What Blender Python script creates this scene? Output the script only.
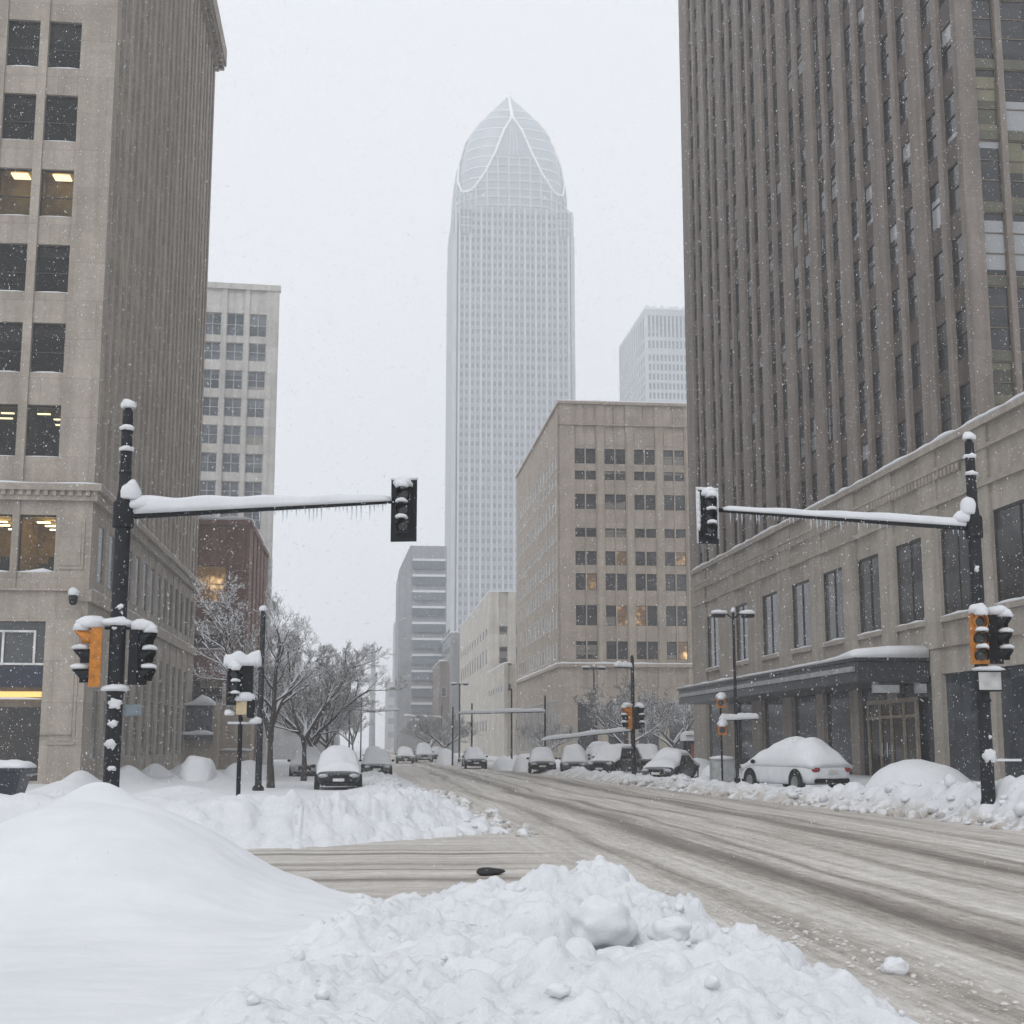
import bpy, math, random
import numpy as np
from mathutils import Matrix, Vector, noise as mnoise
R = math.radians
rng = random.Random(7)
scene = bpy.context.scene
COL = scene.collection
for o in list(bpy.data.objects):
    bpy.data.objects.remove(o)

# ------------------------------------------------------------------ camera
HC = 1.9
F = 1400.0
TH = math.atan(233 / F)
PS = math.atan(147 * math.cos(TH) / F)
cd = bpy.data.cameras.new('camera')
cam = bpy.data.objects.new('camera', cd)
COL.objects.link(cam)
cam.location = (0, 0, HC)
cam.rotation_euler = (math.pi / 2 + TH, 0, -PS)
cd.sensor_width = 36
cd.lens = F / 1024 * 36
cd.clip_start = 0.05
cd.clip_end = 6000
scene.camera = cam
CAMM = (Matrix.Translation((0, 0, HC)) @ Matrix.Rotation(-PS, 4, 'Z') @ Matrix.Rotation(math.pi / 2 + TH, 4, 'X')).inverted()

# ------------------------------------------------------------------ sky, sun, exposure
SUN_EL, SUN_AZ = R(52), R(215)          # azimuth clockwise from +Y
W = bpy.data.worlds.new('World')
scene.world = W
W.use_nodes = True
nt = W.node_tree
nt.nodes.clear()
wo = nt.nodes.new('ShaderNodeOutputWorld')
bg = nt.nodes.new('ShaderNodeBackground')
sky = nt.nodes.new('ShaderNodeTexSky')
sky.sky_type = 'NISHITA'
sky.sun_disc = False
sky.sun_elevation = SUN_EL
sky.sun_rotation = SUN_AZ
sky.air_density = 1.0
sky.dust_density = 4.0
hs = nt.nodes.new('ShaderNodeHueSaturation')
hs.inputs['Saturation'].default_value = 0.10
mx = nt.nodes.new('ShaderNodeMix')
mx.data_type = 'RGBA'
mx.inputs['Factor'].default_value = 0.72
mx.inputs['B'].default_value = (8.55, 8.8, 9.2, 1)     # the even grey of the snow cloud
nt.links.new(sky.outputs[0], hs.inputs['Color'])
nt.links.new(hs.outputs[0], mx.inputs['A'])
nt.links.new(mx.outputs['Result'], bg.inputs['Color'])
bg.inputs['Strength'].default_value = 0.126
nt.links.new(bg.outputs[0], wo.inputs['Surface'])
sd = bpy.data.lights.new('sun', 'SUN')
sd.energy = 0.5
sd.angle = R(30)
sd.color = (1, 0.97, 0.93)
sun = bpy.data.objects.new('sun', sd)
COL.objects.link(sun)
sun.rotation_euler = (math.pi / 2 - SUN_EL, 0, math.pi - SUN_AZ)
vs = scene.view_settings
vs.view_transform = 'Standard'
vs.look = 'None'
vs.exposure = 0.1
vs.gamma = 1.0
vs.use_curve_mapping = False
cy = scene.cycles
cy.max_bounces = 8
cy.diffuse_bounces = 4
cy.glossy_bounces = 3
cy.transmission_bounces = 4
cy.transparent_max_bounces = 8
cy.volume_bounces = 2
HAZE_DENSITY = 0.00105

# ------------------------------------------------------------------ node materials
MATS = {}

def mat(name, build):
    if name in MATS:
        return MATS[name]
    m = bpy.data.materials.new(name)
    m.use_nodes = True
    n = m.node_tree
    n.nodes.clear()
    out = n.nodes.new('ShaderNodeOutputMaterial')
    p = n.nodes.new('ShaderNodeBsdfPrincipled')
    n.links.new(p.outputs[0], out.inputs['Surface'])
    build(n, p, out)
    MATS[name] = m
    return m

def N(n, t, **kw):
    x = n.nodes.new('ShaderNode' + t)
    for k, v in kw.items():
        if k.startswith('i_'):
            x.inputs[k[2:].replace('_', ' ')].default_value = v
        else:
            setattr(x, k, v)
    return x

def L(n, a, b):
    n.links.new(a, b)

def ramp(n, src, stops):
    r = N(n, 'ValToRGB')
    e = r.color_ramp.elements
    while len(e) < len(stops):
        e.new(0.5)
    for el, (p, c) in zip(e, stops):
        el.position = p
        el.color = (*c, 1) if len(c) == 3 else c
    L(n, src, r.inputs[0])
    return r.outputs[0]

def math_(n, op, a, b=None, c=None):
    m = N(n, 'Math', operation=op)
    for k, v in enumerate((a, b, c)):
        if v is None:
            continue
        if isinstance(v, (int, float)):
            m.inputs[k].default_value = v
        else:
            L(n, v, m.inputs[k])
    return m.outputs[0]

def mixc(n, fac, a, b, mode='MIX'):
    m = N(n, 'Mix', data_type='RGBA', blend_type=mode)
    for nm, v in (('Factor', fac), ('A', a), ('B', b)):
        if isinstance(v, (int, float)):
            m.inputs[nm].default_value = v
        elif isinstance(v, tuple):
            m.inputs[nm].default_value = (*v, 1)
        else:
            L(n, v, m.inputs[nm])
    return m.outputs['Result']

def pos(n):
    return N(n, 'NewGeometry').outputs['Position']

def noise(n, vec, scale, detail=4, rough=0.55, mapping=None):
    if mapping:
        mp = N(n, 'Mapping')
        mp.inputs['Scale'].default_value = mapping
        L(n, vec, mp.inputs['Vector'])
        vec = mp.outputs[0]
    t = N(n, 'TexNoise')
    t.inputs['Scale'].default_value = scale
    t.inputs['Detail'].default_value = detail
    t.inputs['Roughness'].default_value = rough
    L(n, vec, t.inputs['Vector'])
    return t.outputs['Fac']

def bump(n, p, h, strength=0.3, dist=0.02):
    b = N(n, 'Bump')
    b.inputs['Strength'].default_value = strength
    b.inputs['Distance'].default_value = dist
    L(n, h, b.inputs['Height'])
    L(n, b.outputs[0], p.inputs['Normal'])

def plain(name, c, rough=0.6, metal=0.0, var=0.25, nscale=3.0, bmp=0.0, frost=0.0, spec=0.5):
    """painted metal, rubber, plastic: a colour with slight blotches and, where asked, blown snow stuck to it"""
    def b(n, p, out):
        v = pos(n)
        f = noise(n, v, nscale)
        lo = tuple(x * (1 - var) for x in c)
        hi = tuple(min(1, x * (1 + var)) for x in c)
        colr = ramp(n, f, [(0.3, lo), (0.7, hi)])
        if frost > 0:
            s = noise(n, v, 9.0, 6, 0.7)
            k = ramp(n, s, [(0.66 - frost, (0, 0, 0)), (0.72 - frost * 0.9, (1, 1, 1))])
            colr = mixc(n, k, colr, (0.8, 0.82, 0.85))
        L(n, colr, p.inputs['Base Color'])
        p.inputs['Roughness'].default_value = rough
        p.inputs['Metallic'].default_value = metal
        p.inputs['Specular IOR Level'].default_value = spec
        if bmp:
            bump(n, p, noise(n, v, nscale * 8), bmp, 0.01)
    return mat(name, b)

def stone(name, c, joint=(1.6, 0.75), jdark=0.82, var=0.16, rough=0.85, streak=0.2):
    """ashlar or panel stone with faint joints, blotches and rain streaks"""
    def b(n, p, out):
        v = pos(n)
        s = N(n, 'SeparateXYZ')
        L(n, v, s.inputs[0])
        u = math_(n, 'ADD', s.outputs[0], s.outputs[1])
        cmb = N(n, 'CombineXYZ')
        L(n, u, cmb.inputs[0])
        L(n, s.outputs[2], cmb.inputs[1])
        br = N(n, 'TexBrick')
        br.inputs['Scale'].default_value = 1
        br.inputs['Brick Width'].default_value = joint[0]
        br.inputs['Row Height'].default_value = joint[1]
        br.inputs['Mortar Size'].default_value = 0.012
        br.inputs['Mortar Smooth'].default_value = 0.3
        br.inputs['Color1'].default_value = (1, 1, 1, 1)
        br.inputs['Color2'].default_value = (0.88, 0.87, 0.86, 1)
        br.inputs['Mortar'].default_value = (jdark, jdark, jdark, 1)
        L(n, cmb.outputs[0], br.inputs['Vector'])
        f = noise(n, v, 0.7, 6, 0.65)
        g = noise(n, v, 5.0, 5, 0.7)
        st = noise(n, v, 1.0, 3, 0.6, mapping=(1.6, 1.6, 0.07))
        base = ramp(n, f, [(0.25, tuple(x * (1 - var) for x in c)), (0.75, tuple(min(1, x * (1 + var)) for x in c))])
        base = mixc(n, 1.0, base, br.outputs['Color'], 'MULTIPLY')
        gg = ramp(n, g, [(0.3, (0.86, 0.86, 0.86)), (0.7, (1.08, 1.08, 1.08))])
        base = mixc(n, 1.0, base, gg, 'MULTIPLY')
        sg = ramp(n, st, [(0.35, (1 - streak, 1 - streak, 1 - streak)), (0.65, (1, 1, 1))])
        base = mixc(n, 1.0, base, sg, 'MULTIPLY')
        L(n, base, p.inputs['Base Color'])
        p.inputs['Roughness'].default_value = rough
        bump(n, p, g, 0.25, 0.02)
    return mat(name, b)

def glass(name, lo, hi, rough=0.12, cell=0.31, blinds=0.15, blindc=(0.35, 0.34, 0.3), spec=0.5):
    """window glass seen from the street: dark rooms, a drawn blind here and there, a glossy face"""
    def b(n, p, out):
        v = pos(n)
        mp = N(n, 'Mapping')
        mp.inputs['Scale'].default_value = (cell, cell, 1 / 1.05)
        L(n, v, mp.inputs['Vector'])
        fl = N(n, 'VectorMath', operation='FLOOR')
        L(n, mp.outputs[0], fl.inputs[0])
        wn = N(n, 'TexWhiteNoise')
        L(n, fl.outputs[0], wn.inputs['Vector'])
        s = N(n, 'SeparateColor')
        L(n, wn.outputs['Color'], s.inputs[0])
        f = noise(n, v, 1.4, 3)
        f2 = math_(n, 'MULTIPLY_ADD', f, 0.6, math_(n, 'MULTIPLY', s.outputs[0], 0.4))
        c = ramp(n, f2, [(0.25, lo), (0.7, hi)])
        k = ramp(n, s.outputs[1], [(1 - blinds - 0.01, (0, 0, 0)), (1 - blinds, (1, 1, 1))])
        c = mixc(n, k, c, blindc)
        L(n, c, p.inputs['Base Color'])
        p.inputs['Roughness'].default_value = rough
        p.inputs['Specular IOR Level'].default_value = spec
        bump(n, p, noise(n, v, 0.9, 2), 0.05, 0.05)
    return mat(name, b)

def litglass(name, warm=(1.0, 0.68, 0.34), power=1.0):
    """a lit room behind glass: mostly dim, with bright lamp patches"""
    def b(n, p, out):
        v = pos(n)
        f = noise(n, v, 0.85, 2, 0.5)
        k = ramp(n, f, [(0.5, (0.10, 0.085, 0.07)), (0.58, (0.35, 0.3, 0.25)), (0.66, (1, 1, 1))])
        e = mixc(n, 1.0, k, warm, 'MULTIPLY')
        p.inputs['Base Color'].default_value = (0.04, 0.035, 0.03, 1)
        p.inputs['Roughness'].default_value = 0.1
        L(n, e, p.inputs['Emission Color'])
        p.inputs['Emission Strength'].default_value = power
    return mat(name, b)

def emit(name, c, s):
    def b(n, p, out):
        p.inputs['Base Color'].default_value = (*c, 1)
        p.inputs['Emission Color'].default_value = (*c, 1)
        p.inputs['Emission Strength'].default_value = s
    return mat(name, b)

def clear(name):
    def b(n, p, out):
        tr = N(n, 'BsdfTransparent')
        tr.inputs[0].default_value = (0.82, 0.86, 0.86, 1)
        gl = N(n, 'BsdfGlossy')
        gl.inputs['Roughness'].default_value = 0.08
        fr = N(n, 'Fresnel')
        fr.inputs[0].default_value = 1.3
        ms = N(n, 'MixShader')
        L(n, fr.outputs[0], ms.inputs[0])
        L(n, tr.outputs[0], ms.inputs[1])
        L(n, gl.outputs[0], ms.inputs[2])
        L(n, ms.outputs[0], out.inputs['Surface'])
    return mat(name, b)

def snowmat(name, dirty=False, grain=0.35, tint=None):
    def b(n, p, out):
        v = pos(n)
        a = noise(n, v, 1.6, 5, 0.6)
        c = ramp(n, a, [(0.3, (0.63, 0.645, 0.67)), (0.7, (0.695, 0.708, 0.728))])
        if tint:
            c = mixc(n, 0.75, c, tint)
        if dirty:
            # slush thrown up by traffic: brown-grey low on the banks beside the road
            s = N(n, 'SeparateXYZ')
            L(n, v, s.inputs[0])
            d = noise(n, v, 2.2, 6, 0.7)
            x = s.outputs[0]
            k1 = math_(n, 'SMOOTH_MIN', 1.0, 1.0, 0.0)
            m = N(n, 'MapRange', interpolation_type='SMOOTHSTEP')
            m.inputs['From Min'].default_value = 0.55
            m.inputs['From Max'].default_value = 0.02
            L(n, s.outputs[2], m.inputs['Value'])
            mr = N(n, 'MapRange', interpolation_type='SMOOTHSTEP')      # only beside the carriageway
            mr.inputs['From Min'].default_value = 2.2
            mr.inputs['From Max'].default_value = 3.4
            L(n, x, mr.inputs['Value'])
            ml = N(n, 'MapRange', interpolation_type='SMOOTHSTEP')
            ml.inputs['From Min'].default_value = 16.0
            ml.inputs['From Max'].default_value = 14.8
            L(n, x, ml.inputs['Value'])
            k = math_(n, 'MULTIPLY', math_(n, 'MULTIPLY', m.outputs[0], mr.outputs[0]), ml.outputs[0])
            dd = ramp(n, d, [(0.44, (0, 0, 0)), (0.54, (1, 1, 1))])
            k = math_(n, 'MULTIPLY', k, dd)
            k = math_(n, 'MULTIPLY', k, 0.85)
            c = mixc(n, k, c, (0.36, 0.32, 0.27))
        at = N(n, 'Attribute', attribute_name='rubble') if dirty else None
        if dirty:
            # broken crust: greyer icy clods among the loose snow
            vo = N(n, 'TexVoronoi')
            vo.inputs['Scale'].default_value = 7.0
            wv = N(n, 'VectorMath', operation='ADD')
            L(n, v, wv.inputs[0])
            nz = N(n, 'TexNoise')
            nz.inputs['Scale'].default_value = 5.0
            L(n, v, nz.inputs['Vector'])
            sc_ = N(n, 'VectorMath', operation='SCALE')
            sc_.inputs['Scale'].default_value = 0.12
            L(n, nz.outputs['Color'], sc_.inputs[0])
            L(n, sc_.outputs[0], wv.inputs[1])
            L(n, wv.outputs[0], vo.inputs['Vector'])
            sc2 = N(n, 'SeparateColor')
            L(n, vo.outputs['Color'], sc2.inputs[0])
            kk = math_(n, 'MULTIPLY', ramp(n, sc2.outputs[0], [(0.45, (0, 0, 0)), (0.9, (1, 1, 1))]), math_(n, 'MULTIPLY', at.outputs['Fac'], 0.28))
            c = mixc(n, kk, c, (0.56, 0.585, 0.615))
        L(n, c, p.inputs['Base Color'])
        p.inputs['Roughness'].default_value = 0.75
        p.inputs['Specular IOR Level'].default_value = 0.25
        h = math_(n, 'ADD', noise(n, v, 14, 5, 0.65), math_(n, 'MULTIPLY', noise(n, v, 60, 3, 0.6), 0.35))
        if dirty:
            d1 = math_(n, 'SUBTRACT', 0.6, vo.outputs['Distance'])
            v2 = N(n, 'TexVoronoi')
            v2.inputs['Scale'].default_value = 19.0
            L(n, wv.outputs[0], v2.inputs['Vector'])
            d2 = math_(n, 'SUBTRACT', 0.6, v2.outputs['Distance'])
            dd2 = math_(n, 'MULTIPLY', math_(n, 'MULTIPLY_ADD', d2, 0.55, d1), at.outputs['Fac'])
            h = math_(n, 'MULTIPLY', h, math_(n, 'MULTIPLY_ADD', at.outputs['Fac'], 0.75, 0.25))
            h = math_(n, 'MULTIPLY_ADD', dd2, 0.75, h)
            bump(n, p, h, 0.5, 0.035)
        else:
            bump(n, p, h, grain, 0.045)
    return mat(name, b)

def roadmat(name):
    """churned slush: wheel tracks along the avenue, others along the cross street west of it"""
    def b(n, p, out):
        v = pos(n)
        s = N(n, 'SeparateXYZ')
        L(n, v, s.inputs[0])
        grain = noise(n, v, 26, 8, 0.85)
        speck = noise(n, v, 3.2, 6, 0.75)
        def one(a, along, tracks):
            def st(sc, k, det=4, ro=0.7):
                return noise(n, v, sc, det, ro, mapping=(1, k, 1) if along == 'Y' else (k, 1, 1))
            aw = math_(n, 'ADD', a, math_(n, 'MULTIPLY_ADD', st(0.5, 0.05, 2, 0.5), 0.9, -0.45))
            aw = math_(n, 'ADD', aw, math_(n, 'MULTIPLY_ADD', noise(n, v, 0.05, 2), 2.6, -1.3))
            t = None
            for c, w, k in tracks:
                d = math_(n, 'DIVIDE', math_(n, 'SUBTRACT', aw, c), w)
                g = math_(n, 'MULTIPLY', math_(n, 'EXPONENT', math_(n, 'MULTIPLY', math_(n, 'MULTIPLY', d, d), -1.0)), k)
                t = g if t is None else math_(n, 'ADD', t, g)
            m = math_(n, 'MULTIPLY_ADD', t, 0.23, math_(n, 'MULTIPLY', st(0.9, 0.02, 3), 0.26))
            m = math_(n, 'ADD', m, math_(n, 'MULTIPLY', st(4.0, 0.03), 0.40))
            m = math_(n, 'ADD', m, math_(n, 'MULTIPLY', st(16.0, 0.12, 4, 0.8), 0.34))
            return m
        my = one(s.outputs[0], 'Y', [(4.6, .25, .5), (6.3, .45, 1.0), (7.2, .12, .6), (8.6, .2, .5), (10.2, .5, .9), (11.0, .12, .6), (12.6, .3, .5)])
        mxx = one(s.outputs[1], 'X', [(18.4, .35, .4), (20.6, .3, .7), (22.2, .12, .7), (23.2, .25, .6), (25.6, .2, 1.0), (26.4, .12, .8)])
        mr = N(n, 'MapRange', interpolation_type='SMOOTHSTEP')
        mr.inputs['From Min'].default_value = 1.6
        mr.inputs['From Max'].default_value = 4.2
        L(n, math_(n, 'ADD', s.outputs[0], math_(n, 'MULTIPLY_ADD', speck, 3.0, -1.5)), mr.inputs['Value'])
        m = N(n, 'Mix', data_type='FLOAT')
        L(n, mr.outputs[0], m.inputs['Factor'])
        L(n, mxx, m.inputs['A'])
        L(n, my, m.inputs['B'])
        mix = math_(n, 'ADD', m.outputs['Result'], math_(n, 'MULTIPLY_ADD', grain, 0.42, -0.13))
        mix = math_(n, 'ADD', mix, math_(n, 'MULTIPLY_ADD', speck, 0.26, -0.06))
        c = ramp(n, mix, [(0.52, (0.72, 0.70, 0.67)), (0.60, (0.58, 0.555, 0.52)), (0.70, (0.43, 0.40, 0.365)), (0.80, (0.26, 0.235, 0.21)), (0.95, (0.13, 0.113, 0.098))])
        L(n, c, p.inputs['Base Color'])
        L(n, ramp(n, mix, [(0.5, (0.85, 0.85, 0.85)), (0.95, (0.5, 0.5, 0.5))]), p.inputs['Roughness'])
        p.inputs['Specular IOR Level'].default_value = 0.3
        h = math_(n, 'ADD', math_(n, 'MULTIPLY', mix, -1.6), math_(n, 'MULTIPLY', grain, 0.5))
        bump(n, p, h, 0.9, 0.06)
    return mat(name, b)

M_SNOW = snowmat('snow')
M_SNOWG = snowmat('ground_snow', dirty=True)
M_SNOWS = snowmat('settled_snow', grain=0.18)
M_BLACK = plain('black_paint', (0.008, 0.009, 0.012), 0.55, 0, 0.3, 3, spec=0.2)
M_BLACKF = plain('black_paint_frosted', (0.010, 0.012, 0.016), 0.55, 0, 0.3, 3, frost=0.035, spec=0.2)
M_AMBER = plain('amber_paint', (0.46, 0.165, 0.012), 0.5, 0, 0.3, 8)
M_LENS = plain('dark_lens', (0.02, 0.02, 0.022), 0.12, 0, 0.1)
M_RUBBER = plain('tyre_rubber', (0.015, 0.015, 0.016), 0.8)
M_RIM = plain('wheel_metal', (0.30, 0.31, 0.32), 0.35, 0.8)
M_CHROME = plain('bright_metal', (0.5, 0.5, 0.52), 0.25, 0.9)
M_ICE = plain('icicle_ice', (0.62, 0.70, 0.76), 0.12, 0, 0.05)
M_GREYM = plain('grey_metal', (0.33, 0.34, 0.35), 0.5, 0.2)
M_PLATE = plain('pale_plate', (0.55, 0.55, 0.52), 0.4)
M_HEADL = plain('headlight_glass', (0.42, 0.44, 0.46), 0.1)
M_TAIL = plain('tail_light_red', (0.25, 0.015, 0.012), 0.2)
M_CGLASS = plain('car_glass', (0.012, 0.014, 0.017), 0.08)
M_BARK = plain('bark', (0.045, 0.037, 0.032), 0.9, 0, 0.4, 6, bmp=0.6)
M_TWIG = plain('twig', (0.12, 0.105, 0.095), 0.9, 0, 0.3, 6)

# ------------------------------------------------------------------ mesh builder
class MB:
    def __init__(s, M=None):
        s.v, s.f, s.m, s.g = [], [], [], []
        s.M = M
    def add(s, vs_, fs, mi=0):
        k = len(s.v)
        s.g.append((k, len(s.f)))
        if s.M is not None:
            vs_ = [tuple(s.M @ Vector(p)) for p in vs_]
        s.v.extend(vs_)
        for f in fs:
            s.f.append(tuple(i + k for i in f))
            s.m.append(mi)
    def box(s, x0, x1, y0, y1, z0, z1, mi=0):
        if x0 > x1: x0, x1 = x1, x0
        if y0 > y1: y0, y1 = y1, y0
        if z0 > z1: z0, z1 = z1, z0
        s.add([(x0, y0, z0), (x1, y0, z0), (x1, y1, z0), (x0, y1, z0), (x0, y0, z1), (x1, y0, z1), (x1, y1, z1), (x0, y1, z1)],
              [(0, 3, 2, 1), (4, 5, 6, 7), (0, 1, 5, 4), (1, 2, 6, 5), (2, 3, 7, 6), (3, 0, 4, 7)], mi)
    def loft(s, loops, mi=0, cap=True, closed=True):
        n = len(loops[0])
        vs_ = [p for lp in loops for p in lp]
        fs = []
        for a in range(len(loops) - 1):
            for i in range(n if closed else n - 1):
                j = (i + 1) % n
                fs.append((a * n + i, a * n + j, (a + 1) * n + j, (a + 1) * n + i))
        if cap and closed:
            fs.append(tuple(range(n - 1, -1, -1)))
            fs.append(tuple((len(loops) - 1) * n + i for i in range(n)))
        s.add(vs_, fs, mi)
    def tube(s, pts, rad, n=8, mi=0, cap=True):
        pts = [Vector(p) for p in pts]
        if isinstance(rad, (int, float)):
            rad = [rad] * len(pts)
        loops = []
        up = Vector((0.013, 0.99, 0.1)).normalized()
        for i, p in enumerate(pts):
            d = (pts[min(i + 1, len(pts) - 1)] - pts[max(i - 1, 0)]).normalized()
            a = d.cross(up)
            if a.length < 0.05:
                a = d.cross(Vector((1, 0, 0)))
            a.normalize()
            b = d.cross(a).normalized()
            loops.append([tuple(p + (a * math.cos(2 * math.pi * k / n) + b * math.sin(2 * math.pi * k / n)) * rad[i]) for k in range(n)])
        s.loft(loops, mi, cap)
    def lathe(s, prof, c=(0, 0), n=16, mi=0):
        loops = [[(c[0] + r * math.cos(2 * math.pi * k / n), c[1] + r * math.sin(2 * math.pi * k / n), z) for k in range(n)] for r, z in prof]
        s.loft(loops, mi)
    def disc(s, c, r, axis='y', n=14, t=0.01, mi=0):
        loops = []
        for dt in (0, t):
            lp = []
            for k in range(n):
                a = 2 * math.pi * k / n
                if axis == 'y':
                    lp.append((c[0] + r * math.cos(a), c[1] + dt, c[2] + r * math.sin(a)))
                elif axis == 'x':
                    lp.append((c[0] + dt, c[1] + r * math.cos(a), c[2] + r * math.sin(a)))
                else:
                    lp.append((c[0] + r * math.cos(a), c[1] + r * math.sin(a), c[2] + dt))
            loops.append(lp)
        s.loft(loops, mi)
    def blob(s, c, r, seed=0, amp=0.15, nu=10, nv=7, flat=None, mi=0, fr=1.5):
        """a lump of snow: an ellipsoid with an uneven surface; flat cuts it off below"""
        rx, ry, rz = r if not isinstance(r, (int, float)) else (r, r, r)
        loops = []
        off = Vector((seed * 3.17, seed * 1.3, seed * 2.1))
        for a in range(nv + 1):
            th = math.pi * (0.04 + 0.92 * a / nv)
            lp = []
            for k in range(nu):
                ph = 2 * math.pi * k / nu
                d = Vector((math.sin(th) * math.cos(ph), math.sin(th) * math.sin(ph), -math.cos(th)))
                q = 1 + amp * 2 * mnoise.noise(d * fr + off)
                z = d.z * q * rz
                if flat is not None:
                    z = max(z, -flat * rz)
                lp.append((c[0] + d.x * q * rx, c[1] + d.y * q * ry, c[2] + z))
            loops.append(lp)
        s.loft(loops, mi)
    def prism(s, outline, d0, d1, plane='xz', mi=0):
        """outline extruded: xz outline along y, xy outline along z, yz outline along x"""
        if plane == 'xz':
            a = [(p[0], d0, p[1]) for p in outline]; b = [(p[0], d1, p[1]) for p in outline]
        elif plane == 'xy':
            a = [(p[0], p[1], d0) for p in outline]; b = [(p[0], p[1], d1) for p in outline]
        else:
            a = [(d0, p[0], p[1]) for p in outline]; b = [(d1, p[0], p[1]) for p in outline]
        s.loft([a, b], mi)
    def each(s, name, mats, parent=None, **kw):
        """every piece added so far as a mesh of its own"""
        out = []
        g = s.g + [(len(s.v), len(s.f))]
        for (a, fa_), (c, fc) in zip(g[:-1], g[1:]):
            q = MB()
            q.v = s.v[a:c]
            q.f = [tuple(i - a for i in f) for f in s.f[fa_:fc]]
            q.m = s.m[fa_:fc]
            out.append(q.build(name, mats, parent, **kw))
        return out
    def build(s, name, mats, parent=None, off=None, smooth=False, bevel=0.0, label=None, kind=None, fixn=True, subsurf=0):
        me = bpy.data.meshes.new(name)
        v = s.v
        if off is not None:
            v = [(p[0] - off[0], p[1] - off[1], p[2] - off[2]) for p in v]
        me.from_pydata(v, [], s.f)
        if not isinstance(mats, (list, tuple)):
            mats = [mats]
        for m in mats:
            me.materials.append(m)
        if len(mats) > 1:
            me.polygons.foreach_set('material_index', s.m)
        if smooth:
            me.polygons.foreach_set('use_smooth', [True] * len(me.polygons))
        if fixn:
            import bmesh
            b = bmesh.new()
            b.from_mesh(me)
            bmesh.ops.recalc_face_normals(b, faces=b.faces)
            b.to_mesh(me)
            b.free()
        me.update()
        return link(name, me, parent, bevel, label, kind, subsurf)

def link(name, me, parent=None, bevel=0.0, label=None, kind=None, subsurf=0):
    o = bpy.data.objects.new(name, me)
    COL.objects.link(o)
    if parent is not None:
        o.parent = parent
    if bevel:
        b = o.modifiers.new('bevel', 'BEVEL')
        b.width = bevel
        b.segments = 2
        b.limit_method = 'ANGLE'
    if subsurf:
        q = o.modifiers.new('subdivision', 'SUBSURF')
        q.levels = q.render_levels = subsurf
    if label:
        o['label'] = label
    if kind:
        o['kind'] = kind
    return o

def tag(o, label, cat, group=None):
    o['label'] = label
    o['category'] = cat
    if group:
        o['group'] = group
    return o

def thing(name, label, cat, loc=(0, 0, 0), rotz=0.0, group=None):
    o = bpy.data.objects.new(name, None)
    COL.objects.link(o)
    o.empty_display_size = 0.3
    o.location = loc
    o.rotation_euler = (0, 0, rotz)
    return tag(o, label, cat, group)

def clone(root, loc, rotz, label=None, scale=None):
    c = root.copy()
    COL.objects.link(c)
    c.location = loc
    c.rotation_euler = (0, 0, rotz)
    if scale:
        c.scale = (scale,) * 3
    if label:
        c['label'] = label
    for ch in [x for x in COL.objects if x.parent == root]:
        d = ch.copy()
        COL.objects.link(d)
        d.parent = c
        for g in [x for x in COL.objects if x.parent == ch]:
            e = g.copy()
            COL.objects.link(e)
            e.parent = d
    return c

# ------------------------------------------------------------------ snow terrain
def hsh(i, j, s):
    h = np.sin(i * 127.1 + j * 311.7 + s * 74.7) * 43758.5453
    return h - np.floor(h)

def vn(x, y, s=0):
    i, j = np.floor(x), np.floor(y)
    fx, fy = x - i, y - j
    fx = fx * fx * (3 - 2 * fx)
    fy = fy * fy * (3 - 2 * fy)
    a, b = hsh(i, j, s), hsh(i + 1, j, s)
    c, d = hsh(i, j + 1, s), hsh(i + 1, j + 1, s)
    return (a + (b - a) * fx) * (1 - fy) + (c + (d - c) * fx) * fy

def fbm(x, y, s=0, o=4):
    t, a, k = 0, 0.5, 1.0
    for q in range(o):
        t = t + a * (vn(x * k, y * k, s + q) - 0.5)
        k *= 2.03
        a *= 0.5
    return t

def ss(a, b, x):
    t = np.clip((x - a) / (b - a), 0, 1)
    return t * t * (3 - 2 * t)

def smin(a, b, k):
    h = np.clip(0.5 + 0.5 * (b - a) / k, 0, 1)
    return b + (a - b) * h - k * h * (1 - h)

def gauss(x, y, cx, cy_, rx, ry):
    return np.exp(-((x - cx) / rx) ** 2 - ((y - cy_) / ry) ** 2)

def xr_edge(y):
    return np.interp(y, [0, 35, 50, 90, 140, 600], [14.7, 14.6, 13.4, 11.6, 10.6, 10.6])

def xl_edge(y):
    return np.interp(y, [0, 32, 90, 600], [3.3, 3.2, 2.2, 2.0])

def billow(x, y, s):
    return np.abs(2 * vn(x, y, s) - 1)

def rubble(x, y):
    """broken clods of ploughed snow: rounded lumps with sharp creases between them"""
    wx, wy = x + 0.25 * fbm(x * 2, y * 2, 71, 2), y + 0.25 * fbm(x * 2, y * 2, 75, 2)
    k = 0.35 + 0.95 * vn(x * 0.7, y * 0.7, 79)
    return k * (0.15 * billow(wx * 1.9, wy * 1.9, 81) + 0.11 * billow(wx * 4.3, wy * 4.3, 83) + 0.08 * billow(wx * 9.1, wy * 9.1, 85) + 0.05 * billow(wx * 18, wy * 18, 87))

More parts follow.
